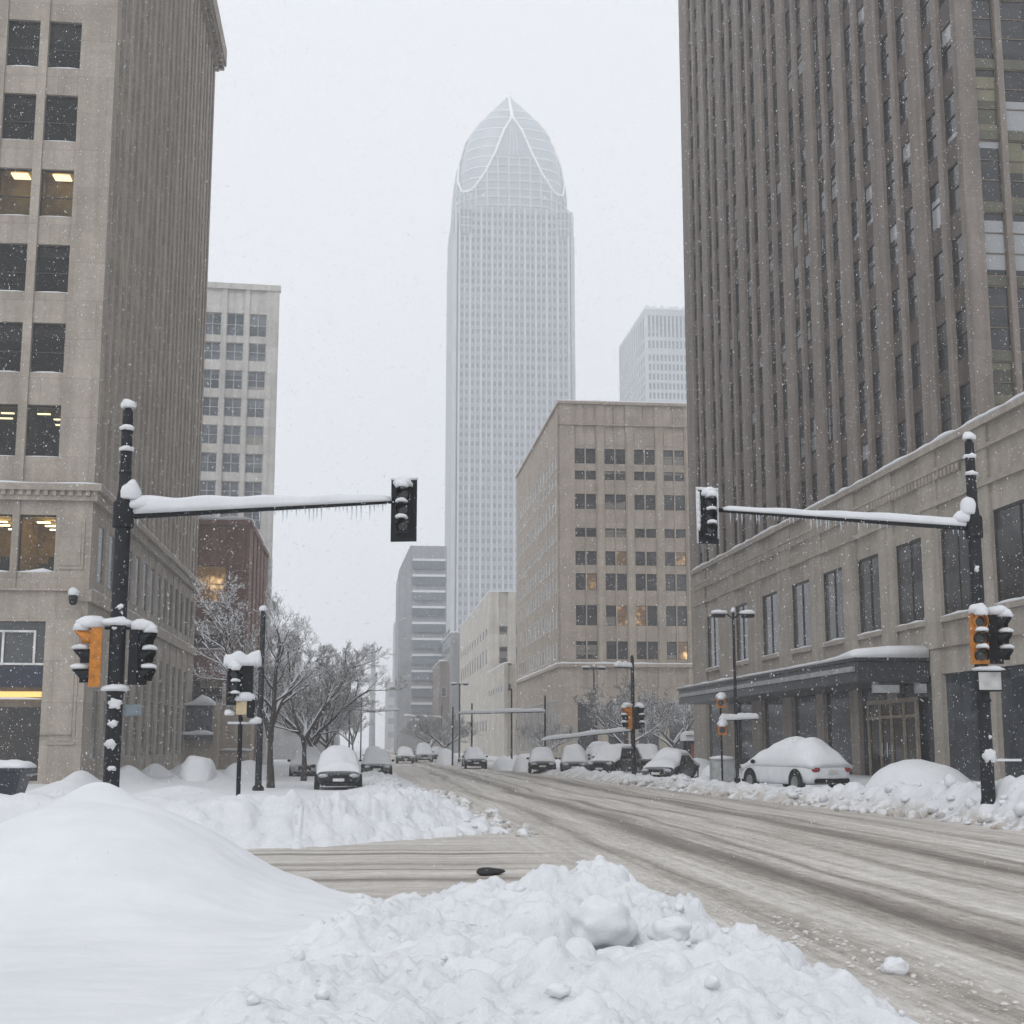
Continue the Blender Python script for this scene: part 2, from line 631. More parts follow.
def H0(x, y):
    """snow height without the clods"""
    big = fbm(x * 0.33, y * 0.33, 3, 3)
    lump = fbm(x * 1.5, y * 1.5, 11, 4)
    # block on the near side of the cross street
    wob = 0.5 * fbm(x * 0.9, y * 0.9, 21, 3)
    xe = np.interp(y, [0, 9.8, 13, 16, 17], [3.75, 3.6, 3.5, 3.1, 2.4])
    s1 = smin(xe - x + wob, 15.7 + 2.3 * ss(0.3, -1.3, x) - 0.10 * np.abs(x - 1.5) - y + wob, 1.2)
    pile = ss(-1.25, -0.45, x - 0.15 * (y - 8) + 0.35 * fbm(x * 0.8, y * 0.8, 5, 3)) * ss(0.0, 1.0, s1)
    h1 = 0.36 + 0.10 * big + 0.10 * fbm(x * 0.8 + 3, y * 1.5, 44, 3) + 0.022 * fbm(x * 3.1, y * 6.0, 47, 3)
    rad = np.sqrt(((x + 2.75) / 1.58) ** 2 + ((y - 15.0) / 1.9) ** 2)
    h1 = h1 + 0.90 * np.exp(-rad ** 2.4 * 0.85)
    h1 = h1 + 0.28 * gauss(x, y, -2.85, 15.9, 0.42, 0.7) + 0.10 * gauss(x, y, -5.2, 14.6, 0.9, 1.0)
    h1 = h1 + 0.075 * ss(12.75, 12.88, y + 0.05 * x + 0.2 * fbm(x, y, 8, 2)) * (1 - ss(-1.6, -0.9, x))
    crest = 0.20 * gauss(x, y, 1.75, 12.8, 1.3, 1.6) - 0.12 * gauss(x, y, 0.2, 14.6, 1.3, 2.0) + 0.26 * gauss(x, y, 1.2, 7.6, 1.5, 2.3) - 0.12 * gauss(x, y, 0.1, 12.5, 1.0, 2.4)
    h1 = h1 + pile * (0.07 + crest + 0.26 * lump)
    h1 = h1 * ss(0.0, 1.35, s1) ** 0.8 - 0.25 * (1 - ss(-0.25, 0.12, s1))
    h1 = h1 + pile * ss(0.15, 0.7, s1) * (rubble(x, y) - 0.06)
    # block on the far side of the cross street, left of the avenue
    yf = np.where(x > -1.2, 28.2 + 1.02 * x, 26.9 + 0.05 * x)
    xl = xl_edge(y)
    wob2 = 0.9 * fbm(x * 0.6, y * 0.6, 31, 3)
    s2 = smin(xl - x + wob2, y - yf + wob2, 2.0)
    lev = np.interp(y, [26, 34, 44, 60, 120], [0.46, 0.42, 0.24, 0.16, 0.12]) + 0.3 * gauss(x, y, -5.2, 30.0, 1.2, 1.6)
    h2 = lev + 0.16 * big * np.interp(y, [30, 90], [1, 0.5])
    rid = np.exp(-((s2 - 1.9) / 1.1) ** 2) * np.interp(y, [28, 34, 45, 90, 200], [0.36, 0.30, 0.16, 0.18, 0.12])
    h2 = h2 + rid + 0.30 * lump * np.exp(-((s2 - 1.4) / 1.4) ** 2)
    for (cx, cy_, rx, ry, a) in ((-7.6, 38, 0.9, 1.5, .45), (-6.9, 32, 1.1, 1.2, .35), (-9.0, 31, 0.8, 1.2, .35), (-6.0, 48, 1.3, 2, .35), (-10.5, 52, 1, 1.6, .5),
                                (-11.6, 60, .7, 2.2, .7), (-11.3, 70, .8, 2, .8), (-11.2, 78, .8, 2, .8), (-10.8, 90, 1, 3, .8), (-3.2, 42, 1.6, 1.2, .25), (-8.0, 72, 1.2, 2.0, .7)):
        h2 = h2 + a * gauss(x, y, cx, cy_, rx, ry)
    h2 = h2 + 1.0 * (rubble(x, y) - 0.1) * np.exp(-((s2 - 1.6) / 1.7) ** 2)
    h2 = h2 * ss(0.0, 1.9, s2) - 0.25 * (1 - ss(-0.2, 0.15, s2))
    # block right of the avenue
    s3 = x - xr_edge(y) + 0.8 * fbm(x * 0.7, y * 0.7, 41, 3)
    lv = np.interp(y, [25, 38, 48, 60, 110], [0.86, 0.66, 0.26, 0.22, 0.12]) + 0.35 * ss(18.4, 20.6, x)
    rd = np.interp(y, [25, 36, 46, 70, 110], [0.34, 0.30, 0.24, 0.28, 0.25])
    h3 = lv + 0.14 * big + rd * np.exp(-((s3 - 1.0) / 0.7) ** 2) + 0.26 * lump * np.exp(-((s3 - 0.8) / 0.9) ** 2)
    h3 = h3 + 0.5 * gauss(x, y, 15.3, 33.4, 0.8, 1.1) + 1.0 * (rubble(x, y) - 0.1) * np.exp(-((s3 - 0.7) / 0.9) ** 2)
    h3 = h3 * ss(0.0, 1.7, s3) ** 0.9 - 0.25 * (1 - ss(-0.2, 0.1, s3))
    mid = np.full_like(x, -0.25)
    return np.maximum(np.maximum(h1, h2), np.maximum(h3, mid))

def hz(x, y):
    return float(H0(np.array([float(x)]), np.array([float(y)]))[0])

def steps(seq):
    out = [seq[0][0]]
    for a, b, d in seq:
        k = max(1, int(round((b - a) / d)))
        out += list(a + (b - a) * (np.arange(1, k + 1) / k))
    return np.array(out)

xs = steps([(-60, -20, 4), (-20, -12, 0.5), (-12, -6, 0.2), (-6, -1.4, 0.075), (-1.4, 3.9, 0.027), (3.9, 4.4, 0.06), (4.4, 13, 0.6), (13, 17, 0.075), (17, 23, 0.3), (23, 70, 4)])
ys = steps([(2.5, 6, 0.06), (6, 16, 0.032), (16, 18, 0.06), (18, 26, 0.25), (26, 40, 0.09), (40, 60, 0.16), (60, 110, 0.4), (110, 200, 2), (200, 700, 20)])
GX, GY = np.meshgrid(xs, ys)
GZ = H0(GX.ravel(), GY.ravel()).reshape(GX.shape)

GZ0 = GZ.copy()

def clod(cx, cy_, r, fl=0.8, up=0.15):
    i0, i1 = np.searchsorted(xs, (cx - r * 1.4, cx + r * 1.4))
    j0, j1 = np.searchsorted(ys, (cy_ - r * 1.4, cy_ + r * 1.4))
    if i1 - i0 < 2 or j1 - j0 < 2:
        return
    X, Y = GX[j0:j1, i0:i1], GY[j0:j1, i0:i1]
    q = fbm(X / r * 0.9, Y / r * 0.9, int(cx * 91 + cy_ * 37) % 997, 3)
    d = np.hypot(X - cx, Y - cy_) * (1 + 1.3 * q)
    z0 = 0.45 * max(hz(cx, cy_), 0.0) + 0.55 * np.maximum(GZ0[j0:j1, i0:i1], 0.0)
    z = z0 + r * (up - 0.45) + fl * np.sqrt(np.clip(r * r - d * d, 0, None)) * (1 + 0.9 * q)
    GZ[j0:j1, i0:i1] = np.where(d < r, np.maximum(GZ[j0:j1, i0:i1], z), GZ[j0:j1, i0:i1])

nr = np.random.RandomState(3)
for k in range(1100):
    x = nr.uniform(-0.9, 4.0)
    y = nr.uniform(4.5, 16.6)
    xe = np.interp(y, [0, 9.8, 13, 16, 17], [3.75, 3.6, 3.5, 3.1, 2.4])
    if x > xe or x < -0.75 + 0.15 * (y - 8):
        continue
    r = 0.05 + 0.17 * nr.rand() ** 3.0
    clod(x, y, r, 0.7, nr.uniform(0.0, 0.3))
for k in range(420):
    y = 27 + 22 * nr.rand() ** 1.5
    s = nr.gamma(2.0, 0.7)
    if nr.rand() < 0.55:
        x = float(xl_edge(y)) - s
        if y < 28.4 + 1.02 * x:
            continue
    else:
        x = nr.uniform(-3.5, 3.0)
        y = 28.2 + 1.02 * max(x, -1.2) + s
    clod(x, y, 0.10 + 0.26 * nr.rand() ** 2.5, 0.75, nr.uniform(0, 0.3))
for k in range(480):
    y = 26 + 64 * nr.rand() ** 1.3
    x = float(xr_edge(y)) + nr.gamma(2.0, 0.42)
    clod(x, y, 0.10 + 0.28 * nr.rand() ** 2.3, 0.8, nr.uniform(0, 0.35))
ny, nx = GX.shape
me = bpy.data.meshes.new('snow_ground')
co = np.stack([GX.ravel(), GY.ravel(), GZ.ravel()], 1)
idx = np.arange(nx * ny).reshape(ny, nx)
fa = np.stack([idx[:-1, :-1].ravel(), idx[:-1, 1:].ravel(), idx[1:, 1:].ravel(), idx[1:, :-1].ravel()], 1)
me.from_pydata(co.tolist(), [], fa.tolist())
gx_, gy_ = GX.ravel(), GY.ravel()
rm_ = ss(-1.25, -0.45, gx_ - 0.15 * (gy_ - 8) + 0.35 * fbm(gx_ * 0.8, gy_ * 0.8, 5, 3)) * (gy_ < 17)
s2_ = smin(xl_edge(gy_) - gx_, gy_ - np.where(gx_ > -1.2, 28.2 + 1.02 * gx_, 26.9), 2.0)
rm_ = np.maximum(rm_, np.exp(-((s2_ - 1.2) / 1.8) ** 2) * (gy_ > 24))
rm_ = np.maximum(rm_, np.exp(-((gx_ - xr_edge(gy_) - 0.6) / 1.1) ** 2))
at_ = me.attributes.new('rubble', 'FLOAT', 'POINT')
at_.data.foreach_set('value', rm_.astype(np.float32))
me.materials.append(M_SNOWG)
me.polygons.foreach_set('use_smooth', [True] * len(me.polygons))
link('snow_ground', me, kind='structure')

def gz(x, y):
    i = min(max(int(np.searchsorted(xs, x)), 0), nx - 1)
    j = min(max(int(np.searchsorted(ys, y)), 0), ny - 1)
    return float(GZ[j, i])

def sheet(name, x0, x1, y0, y1, z, m, dx=None, dy=None, amp=0.0, sx=1.0, sy=1.0):
    ax = np.linspace(x0, x1, max(2, int((x1 - x0) / dx) + 1) if dx else 2)
    ay = np.linspace(y0, y1, max(2, int((y1 - y0) / dy) + 1) if dy else 2)
    X, Y = np.meshgrid(ax, ay)
    Z = np.full_like(X, z)
    if amp:
        Z = Z + amp * fbm(X * sx, Y * sy, 61, 4)
    b = MB()
    n = len(ax)
    b.v = np.stack([X.ravel(), Y.ravel(), Z.ravel()], 1).tolist()
    b.f = [(j * n + i, j * n + i + 1, (j + 1) * n + i + 1, (j + 1) * n + i) for j in range(len(ay) - 1) for i in range(n - 1)]
    b.m = [0] * len(b.f)
    return b.build(name, m, kind='structure', smooth=True, fixn=False)

sheet('ground', -800, 1000, -120, 1350, -0.55, M_SNOWS)
sheet('road', 1.2, 16.0, -8, 700, 0.0, roadmat('road_slush'), 0.12, 1.0, 0.04, 1.4, 0.15)
sheet('cross_street', -60, 1.2, 13, 32, 0.0, roadmat('road_slush'), 0.5, 1.0, 0.04, 1.4, 0.15)

# loose lumps thrown by the plough
b = MB()
for k in range(520):
    if k < 230 and k % 5 > 1:
        continue
    if k < 230:
        x, y = nr.uniform(-0.6, 3.7), nr.uniform(6.5, 15.5)
        r = 0.018 + 0.042 * nr.rand() ** 2.5
        if x > 3.6: r *= 0.5
    elif k < 360:
        y = nr.uniform(30, 60); x = float(xl_edge(y)) - nr.gamma(1.5, 0.5) + 0.5
        r = 0.05 + 0.12 * nr.rand() ** 2.5
    else:
        y = nr.uniform(27, 70); x = float(xr_edge(y)) + nr.gamma(1.5, 0.4) - 0.3
        r = 0.05 + 0.15 * nr.rand() ** 2.5
    z = max(gz(x, y), 0.0)
    b.blob((x, y, z + r * 0.2), (r * nr.uniform(.8, 1.4), r * nr.uniform(.8, 1.4), r * nr.uniform(.6, 1)), k, 0.2, 12, 8, fr=1.9)
b.build('snow_lumps', M_SNOWG, kind='stuff', smooth=True)
b = MB()
for k in range(1500):        # crumbs of slush along the edge of the pile and between the wheel tracks
    y = 7 + 12 * nr.rand()
    e_ = float(np.interp(y, [0, 9.8, 13, 16, 17], [3.75, 3.6, 3.5, 3.1, 2.4]))
    x = e_ + (nr.gamma(1.5, 0.3) - 0.15 if k % 3 else 1.25 + 0.3 * nr.randn())
    r = 0.006 + 0.018 * nr.rand() ** 4
    b.blob((x, y, max(gz(x, y), 0.0) + r * 0.2), (r * 1.5, r * 1.2, r * 0.8), k, 0.25, 6, 4)
b.build('slush_crumbs', snowmat('slush_crumb', tint=(0.60, 0.57, 0.53)), kind='stuff', smooth=True)
for (x, y, r, lab) in ((1.58, 9.4, 0.19, 'largest rounded snow chunk near the crest of the foreground snow pile'),
                       (1.98, 9.2, 0.115, 'smaller snow chunk just right of the largest chunk on the pile'),
                       (4.48, 11.9, 0.10, 'lone white snow chunk lying on the slushy road beside the pile')):
    b = MB()
    b.blob((0, 0, 0), (r * 1.15, r, r * 0.85), r * 40, 0.22, 22, 14, fr=1.7)
    o = b.build('snow_chunk', M_SNOW, smooth=True, subsurf=1)
    o.location = (x, y, max(gz(x, y), 0) + r * (0.75 if x < 3 else 0.45))
    tag(o, lab, 'snow chunk')

# ------------------------------------------------------------------ buildings
def frame(ox, oy, phi):
    """facade frame: x along the wall, y inward, z up"""
    return Matrix.Translation((ox, oy, 0)) @ Matrix.Rotation(phi, 4, 'Z')

def lattice(mb, T, u0, u1, z0, z1, bays, rows, depth=0.5, spin=0.12, pmi=0, smi=0):
    mb.M = T
    e = [u0] + [x for bb in bays for x in bb] + [u1]
    for k in range(0, len(e), 2):
        if e[k + 1] - e[k] > 1e-4:
            mb.box(e[k], e[k + 1], 0, depth, z0, z1, pmi)
    ze = [z0] + [x for r_ in rows for x in r_] + [z1]
    for (a, c) in bays:
        for k in range(0, len(ze), 2):
            if ze[k + 1] - ze[k] > 1e-4:
                mb.box(a, c, spin, depth, ze[k], ze[k + 1], smi)
    mb.M = None

WMESH = {}

def winmesh(w, h, style, gm, fm, pane=True, frm=True, cols=1, bars=(), fw=0.07):
    key = (round(w, 2), round(h, 2), style, pane, frm)
    if key in WMESH:
        return WMESH[key]
    b = MB()
    w -= 0.004; h -= 0.004
    if pane:
        b.box(-w / 2 + 0.001, w / 2 - 0.001, 0.03, 0.06, -h / 2 + 0.001, h / 2 - 0.001, 0)
    if frm:
        mi = 1 if pane else 0
        b.box(-w / 2, -w / 2 + fw, -0.02, 0.028, -h / 2, h / 2, mi)
        b.box(w / 2 - fw, w / 2, -0.02, 0.028, -h / 2, h / 2, mi)
        b.box(-w / 2 + fw, w / 2 - fw, -0.02, 0.028, h / 2 - fw, h / 2, mi)
        b.box(-w / 2 + fw, w / 2 - fw, -0.02, 0.028, -h / 2, -h / 2 + fw, mi)
        for k in range(1, cols):
            x = -w / 2 + w * k / cols
            b.box(x - fw * 0.45, x + fw * 0.45, -0.015, 0.028, -h / 2 + fw, h / 2 - fw, mi)
        for t in bars:
            z = -h / 2 + h * t
            b.box(-w / 2 + fw, w / 2 - fw, -0.012, 0.026, z - fw * 0.4, z + fw * 0.4, mi)
    me = bpy.data.meshes.new('window')
    me.from_pydata(b.v, [], b.f)
    ml = ([gm] if pane else []) + ([fm] if frm else [])
    for m in ml:
        me.materials.append(m)
    if len(ml) > 1:
        me.polygons.foreach_set('material_index', b.m)
    WMESH[key] = me
    return me

def inframe(p):
    q = CAMM @ Vector(p)
    if q.z > -0.1:
        return 0
    return 1 if abs(q.x / -q.z * F) < 530 and abs(q.y / -q.z * F) < 530 else 0

class Building:
    def __init__(s, name, label, loc, cat='building'):
        s.t = thing(name, label, cat, loc)
        s.loc = loc
        s.wins = []
    def win(s, T, phi, u0, u1, z0, z1, w, style, gm, fm, **kw):
        c = T @ Vector(((u0 + u1) / 2, w, (z0 + z1) / 2))
        s.wins.append((tuple(c), phi, u1 - u0, z1 - z0, style, gm, fm, kw))
    def grid(s, T, phi, bays, rows, w, style, gm, fm, seen=True, pick=None, **kw):
        for i, (a, c) in enumerate(bays):
            for j, (z0, z1) in enumerate(rows):
                st, g = style, gm
                if pick:
                    r_ = pick(i, j)
                    if r_:
                        st, g = r_
                s.win(T, phi, a, c, z0, z1, w, st, g, fm, seen=seen, **kw)
    def finish(s, maxn=98, split=False):
        def score(q):
            d2 = q[0][0] ** 2 + q[0][1] ** 2
            return -(inframe(q[0]) * (1 if q[7].get('seen', True) else 0.001) + 1e-4) * q[2] * q[3] / d2
        s.wins.sort(key=score)
        rest = {}
        for k, (c, phi, w, h, st, gm, fm, kw) in enumerate(s.wins):
            kk = {a: v for a, v in kw.items() if a in ('cols', 'bars', 'fw')}
            loc = (c[0] - s.loc[0], c[1] - s.loc[1], c[2] - s.loc[2])
            if k < maxn and inframe(c):
                if split or kw.get('split'):
                    o = link('window', winmesh(w, h, st, gm, fm, pane=False, **kk), s.t)
                    q = link('pane', winmesh(w, h, st, gm, fm, frm=False, **kk), o)
                else:
                    o = link('window', winmesh(w, h, st, gm, fm, **kk), s.t)
                o.location = loc
                o.rotation_euler = (0, 0, phi)
                if kw.get('label'):
                    o['label'] = kw['label']
                if kw.get('child'):
                    kw['child'](o, w, h)
            else:
                me_ = winmesh(w, h, st, gm, fm, **kk)
                rest.setdefault('a', []).append((me_, Matrix.Translation(loc) @ Matrix.Rotation(phi, 4, 'Z')))
        if rest:
            b = MB()
            ml = []
            for me_, Mx in rest['a']:
                b.M = Mx
                ids = []
                for m in me_.materials:
                    if m not in ml:
                        ml.append(m)
                    ids.append(ml.index(m))
                vs_ = [tuple(v.co) for v in me_.vertices]
                k0 = len(b.v)
                b.v.extend([tuple(Mx @ Vector(p)) for p in vs_])
                for p in me_.polygons:
                    b.f.append(tuple(i + k0 for i in p.vertices))
                    b.m.append(ids[p.material_index])
            b.build('further_windows', ml, s.t, kind='stuff', fixn=False)

M_LIME = stone('limestone', (0.40, 0.352, 0.30), (2.3, 1.9), jdark=0.68)
M_LIMED = stone('limestone_tower_piers', (0.36, 0.325, 0.295), (3, 1.4))
M_BROWN = stone('brown_stone', (0.265, 0.23, 0.205), (1.2, 1.5), streak=0.3)
M_SPAND = stone('brown_spandrel', (0.112, 0.092, 0.084), (2, 3), streak=0.3)
M_PODIUM = stone('grey_limestone', (0.38, 0.342, 0.30), (2.4, 1.1))
M_TAN = stone('tan_stone', (0.42, 0.358, 0.295), (2.0, 1.0))
M_PALE = stone('pale_concrete', (0.74, 0.73, 0.70), (3, 2.8))
M_CREAM = stone('cream_stone', (0.62, 0.585, 0.52), (3, 1.4))
M_BRICK = stone('red_brick', (0.25, 0.145, 0.12), (0.6, 0.22), jdark=0.75)
M_DGREY = stone('grey_concrete', (0.33, 0.345, 0.36), (3, 3))
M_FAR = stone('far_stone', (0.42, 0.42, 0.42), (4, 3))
M_TOWER = stone('haze_paled_granite', (0.54, 0.57, 0.60), (4, 4), var=0.06, streak=0.08)  # light stone, paled further: part of the distance haze is in this colour
G_DARK = glass('dark_window_glass', (0.012, 0.011, 0.010), (0.045, 0.038, 0.032), blinds=0.0)
G_TOWER = glass('tower_window_glass', (0.012, 0.014, 0.017), (0.05, 0.052, 0.055), blinds=0.09, blindc=(0.30, 0.31, 0.32), cell=0.37)
G_OLIVE = glass('olive_window_glass', (0.10, 0.095, 0.06), (0.20, 0.185, 0.12), blinds=0.25, blindc=(0.03, 0.03, 0.03), cell=0.45)
G_POD = glass('podium_window_glass', (0.03, 0.033, 0.036), (0.085, 0.09, 0.095), blinds=0.0)
G_SHOP = glass('storefront_glass', (0.014, 0.018, 0.024), (0.05, 0.06, 0.072), blinds=0.0, cell=0.6)
G_MID = glass('office_window_glass', (0.018, 0.019, 0.022), (0.06, 0.062, 0.066), blinds=0.12, blindc=(0.22, 0.2, 0.17))
G_PALE = glass('pale_building_glass', (0.10, 0.12, 0.14), (0.22, 0.25, 0.28), blinds=0.1)
G_FARW = glass('distant_window_glass', (0.09, 0.11, 0.135), (0.17, 0.20, 0.235), blinds=0.0, cell=0.1)  # dark glass lightened, some haze fading is in its colour
G_LIT = litglass('lit_office_glass')
F_DARK = plain('dark_window_frame', (0.03, 0.028, 0.026), 0.5)
F_BRONZE = plain('bronze_frame', (0.16, 0.13, 0.10), 0.45, 0.3)
F_WHITE = plain('white_frame', (0.6, 0.6, 0.58), 0.5)
F_STONE = plain('stone_mullion', (0.30, 0.27, 0.24), 0.8)
F_PALE = plain('pale_frame', (0.5, 0.5, 0.5), 0.6)
CLEAR = clear('clear_glass')
ROOM_D = plain('dim_room', (0.05, 0.034, 0.027), 0.9)
ROOM_L = plain('lit_room_wall', (0.55, 0.40, 0.17), 0.9)
LAMP = emit('ceiling_lamp_glow', (1.0, 0.78, 0.42), 7.0)
LAMPS = emit('ceiling_lamp_soft', (1.0, 0.78, 0.45), 2.2)
ROOM_M = plain('dusky_room', (0.10, 0.08, 0.05), 0.9)
ROOM_A = plain('amber_room_wall', (0.40, 0.27, 0.12), 0.9, 0, 0.3, 1.5)

def snowline(mb, u0, u1, w0, w1, z, t=0.1):
    """snow lying along a ledge"""
    n = max(2, int(abs(u1 - u0) / 0.5))
    loops = []
    for k in range(n + 1):
        u = u0 + (u1 - u0) * k / n
        q = t * (0.75 + 0.7 * mnoise.noise(Vector((u * 0.9, z, w0))))
        if k in (0, n):
            q *= 0.5
        loops.append([(u, w0, z), (u, w1, z), (u, w1 - 0.2 * (w1 - w0), z + q * 0.8), (u, (w0 + w1) / 2, z + q), (u, w0 + 0.03, z + q * 0.75)])
    mb.loft(loops)

# --- limestone office block, left
YB, XB = 66.0, -12.8
lo = Building('limestone_office_building', 'tall limestone office block with lit corner windows behind the signal pole on the left', (XB, YB, 0))
TF, TS = frame(0, YB, 0), frame(XB, 0, math.pi / 2)
wall, ledge = MB(), MB()
fb = []
x = -14.48
while x > -34:
    fb = [(x - 3.55, x - 1.98), (x - 1.57, x)] + fb
    x -= 5.6
tall = [(15.2, 17.7), (19.25, 21.7), (23.2, 25.6), (27.0, 29.4), (30.85, 33.25), (34.65, 37.1), (38.5, 40.9), (42.3, 44.7), (46.1, 48.5), (49.9, 52.3)]
lattice(wall, TF, -36, XB, 14.0, 55.2, fb, tall, 0.55, 0.10)
fb2 = [(a - 0.05, c + 0.05) for a, c in fb]
lattice(wall, TF, -36, XB, 9.0, 13.1, fb2, [(9.75, 12.45)], 0.55, 0.06)
shop = []
x = -14.65
while x > -34:
    shop = [(x - 3.9, x)] + shop
    x -= 5.6
lattice(wall, TF, -36, XB, -0.3, 8.9, shop, [(0.3, 7.5)], 0.55, 0.03)
wall.M = TF
wall.box(-36.0, XB + 0.0, -0.16, 0.5, 8.9, 9.0)
wall.box(-36.1, XB + 0.22, -0.22, 0.3, 13.1, 13.55)
wall.box(-36.1, XB + 0.42, -0.42, 0.3, 13.55, 13.85)
wall.box(-36.1, XB + 0.12, -0.12, 0.3, 13.85, 14.0)
for k in range(60):
    u = XB - 0.1 - k * 0.38
    wall.box(u - 0.2, u, -0.34, -0.221, 13.32, 13.548)
# raised panels on the corner pier
for (z0, z1) in ((1.9, 7.9), (9.9, 12.3)):
    wall.box(-14.35, -13.1, -0.05, -0.002, z0, z1)
    wall.box(-14.2, -13.25, -0.085, -0.052, z0 + 0.18, z1 - 0.18)
wall.M = None
ledge.M = TF
snowline(ledge, -36, XB + 0.4, -0.42, -0.1, 13.852, 0.12)
for (a, c) in fb:
    for (z0, z1) in tall:
        snowline(ledge, a, c, 0.10, 0.40, z0, 0.09)
    snowline(ledge, a - 0.05, c + 0.05, 0.06, 0.4, 9.751, 0.2)
snowline(ledge, -15.8, -13.2, -0.16, 0, 2.35, 0.0)
# side, facing the avenue
sbays = []
y = YB + 1.2
k = 0
while y < 105.2:
    sbays.append((y, y + 1.05))
    y += 1.05 + (0.55 if k % 2 == 0 else 0.95)
    k += 1
lattice(wall, TS, YB + 0.56, 106.5, 14.0, 55.2, sbays, tall, 0.55, 0.13)
mb2 = [(y, y + 1.75) for y in np.arange(YB + 1.8, 104.5, 2.75)]
lattice(wall, TS, YB + 0.56, 106.5, 9.0, 13.1, mb2, [(9.5, 12.4)], 0.55, 0.05)
mb3 = [(y, y + 1.9) for y in np.arange(YB + 2.2, 104, 3.0)]
lattice(wall, TS, YB + 0.56, 106.5, -0.3, 8.4, mb3, [(1.2, 7.2)], 0.55, 0.06)
wall.M = TS
wall.box(YB - 0.158, 106.5, -0.16, 0.5, 8.42, 8.99)
wall.box(YB + 0.31, 106.6, -0.22, 0.3, 13.1, 13.55)
wall.box(YB + 0.31, 106.7, -0.42, 0.3, 13.55, 13.85)
wall.box(YB + 0.31, 106.6, -0.12, 0.3, 13.85, 14.0)
wall.box(YB - 0.3, 106.9, -0.25, 0.6, 55.2, 55.9)
wall.box(YB - 0.8, 107.4, -0.75, 0.6, 55.9, 57.3)
for y in np.arange(YB, 107, 0.8):
    wall.box(y, y + 0.4, -0.62, -0.252, 55.45, 55.898)
wall.M = None
wall.box(-36, XB - 0.6, YB - 0.5, YB + 0.6, 55.2, 57.2)
wall.box(-35.9, XB - 0.551, YB + 6.0, 106.4, -0.3, 57.0)
wall.box(-14.2, XB - 0.552, YB + 0.551, YB + 5.99, -0.3, 56.9)
wall.box(-35.9, -14.201, YB + 0.551, YB + 5.99, -0.3, 8.8)
ledge.M = TS
snowline(ledge, YB, 106.5, -0.42, -0.1, 13.852, 0.12)
snowline(ledge, YB + 0.4, 106.5, -0.16, 0.0, 8.992, 0.1)
ledge.M = None
wall.build('wall', M_LIME, lo.t, lo.loc)
ledge.build('ledge_snow', M_SNOWS, lo.t, lo.loc, smooth=True)

def room(kind):
    def f(o, w, h):
        rr = random.Random(int(o.location.x * 31 + o.location.z * 17))
        d = {'dark': 5.0, 'lamps': 5.0, 'bright': 4.5, 'amber': 1.6}[kind]
        x0, x1, z0, z1 = -w / 2 - 0.15, w / 2 + 0.15, -h / 2 - 0.1, h / 2 + 0.1
        b = MB()
        b.add([(x0, 0.3, z0), (x1, 0.3, z0), (x1, d, z0), (x0, d, z0), (x0, 0.3, z1), (x1, 0.3, z1), (x1, d, z1), (x0, d, z1)],
              [(0, 1, 2, 3), (4, 7, 6, 5), (1, 5, 6, 2), (2, 6, 7, 3), (0, 3, 7, 4)])
        b.build('room', {'dark': ROOM_D, 'lamps': ROOM_M, 'bright': ROOM_L, 'amber': ROOM_A}[kind], o, fixn=False)
        c = MB()
        if kind in ('lamps', 'bright'):
            for py in (1.0, 2.1, 3.3):
                px = rr.uniform(-0.35, 0.35)
                c.box(px - 0.3, px + 0.3, py - 0.08, py + 0.08, z1 - 0.3, z1 - 0.25)
            c.each('ceiling_lamp', LAMP if kind == 'bright' else LAMPS, o)
            c = MB()
            c.box(-0.6, 0.5, 2.6, 3.2, z0, z0 + 0.85)
            px = rr.uniform(-0.3, 0.3)
            c.box(px - 0.2, px + 0.2, 2.7, 2.8, z0 + 0.86, z0 + 1.2)
            c.build('desk', F_DARK, o)
        elif kind == 'amber':
            c.box(-0.4, 0.4, 0.5, 1.2, z1 - 0.12, z1 - 0.06)
            c.build('ceiling_lamp', LAMPS, o)
            c = MB()
            px = rr.uniform(0.0, 0.5)
            c.box(px - 0.3, px + 0.25, 0.9, 1.3, z0, z0 + 0.5)
            c.build('desk', F_DARK, o)
        elif rr.random() < 0.8:
            q = rr.uniform(0.15, 0.5)
            c.box(x0 + 0.16, x1 - 0.16, 0.31, 0.33, z1 - h * q, z1 - 0.1)
            c.build('blind', plain('dusky_blind', (0.055, 0.035, 0.03), 0.9), o)
    return f
LITROWS = {0, 3}
for i, (a, c) in enumerate(fb):
    for j, (z0, z1) in enumerate(tall):
        lit = j in LITROWS and i > len(fb) - 5
        lo.win(TF, 0, a, c, z0, z1, 0.30, 'clear', CLEAR, F_DARK, bars=(0.42,) if j not in (0,) else (), split=True, child=room({0: 'lamps', 3: 'amber'}.get(j, 'dark') if lit else 'dark'))
for i, (a, c) in enumerate(fb2):
    lo.win(TF, 0, a, c, 9.75, 12.45, 0.30, 'clear', CLEAR, F_DARK, split=True, child=room('bright'), label='lit window with ceiling lamps inside')
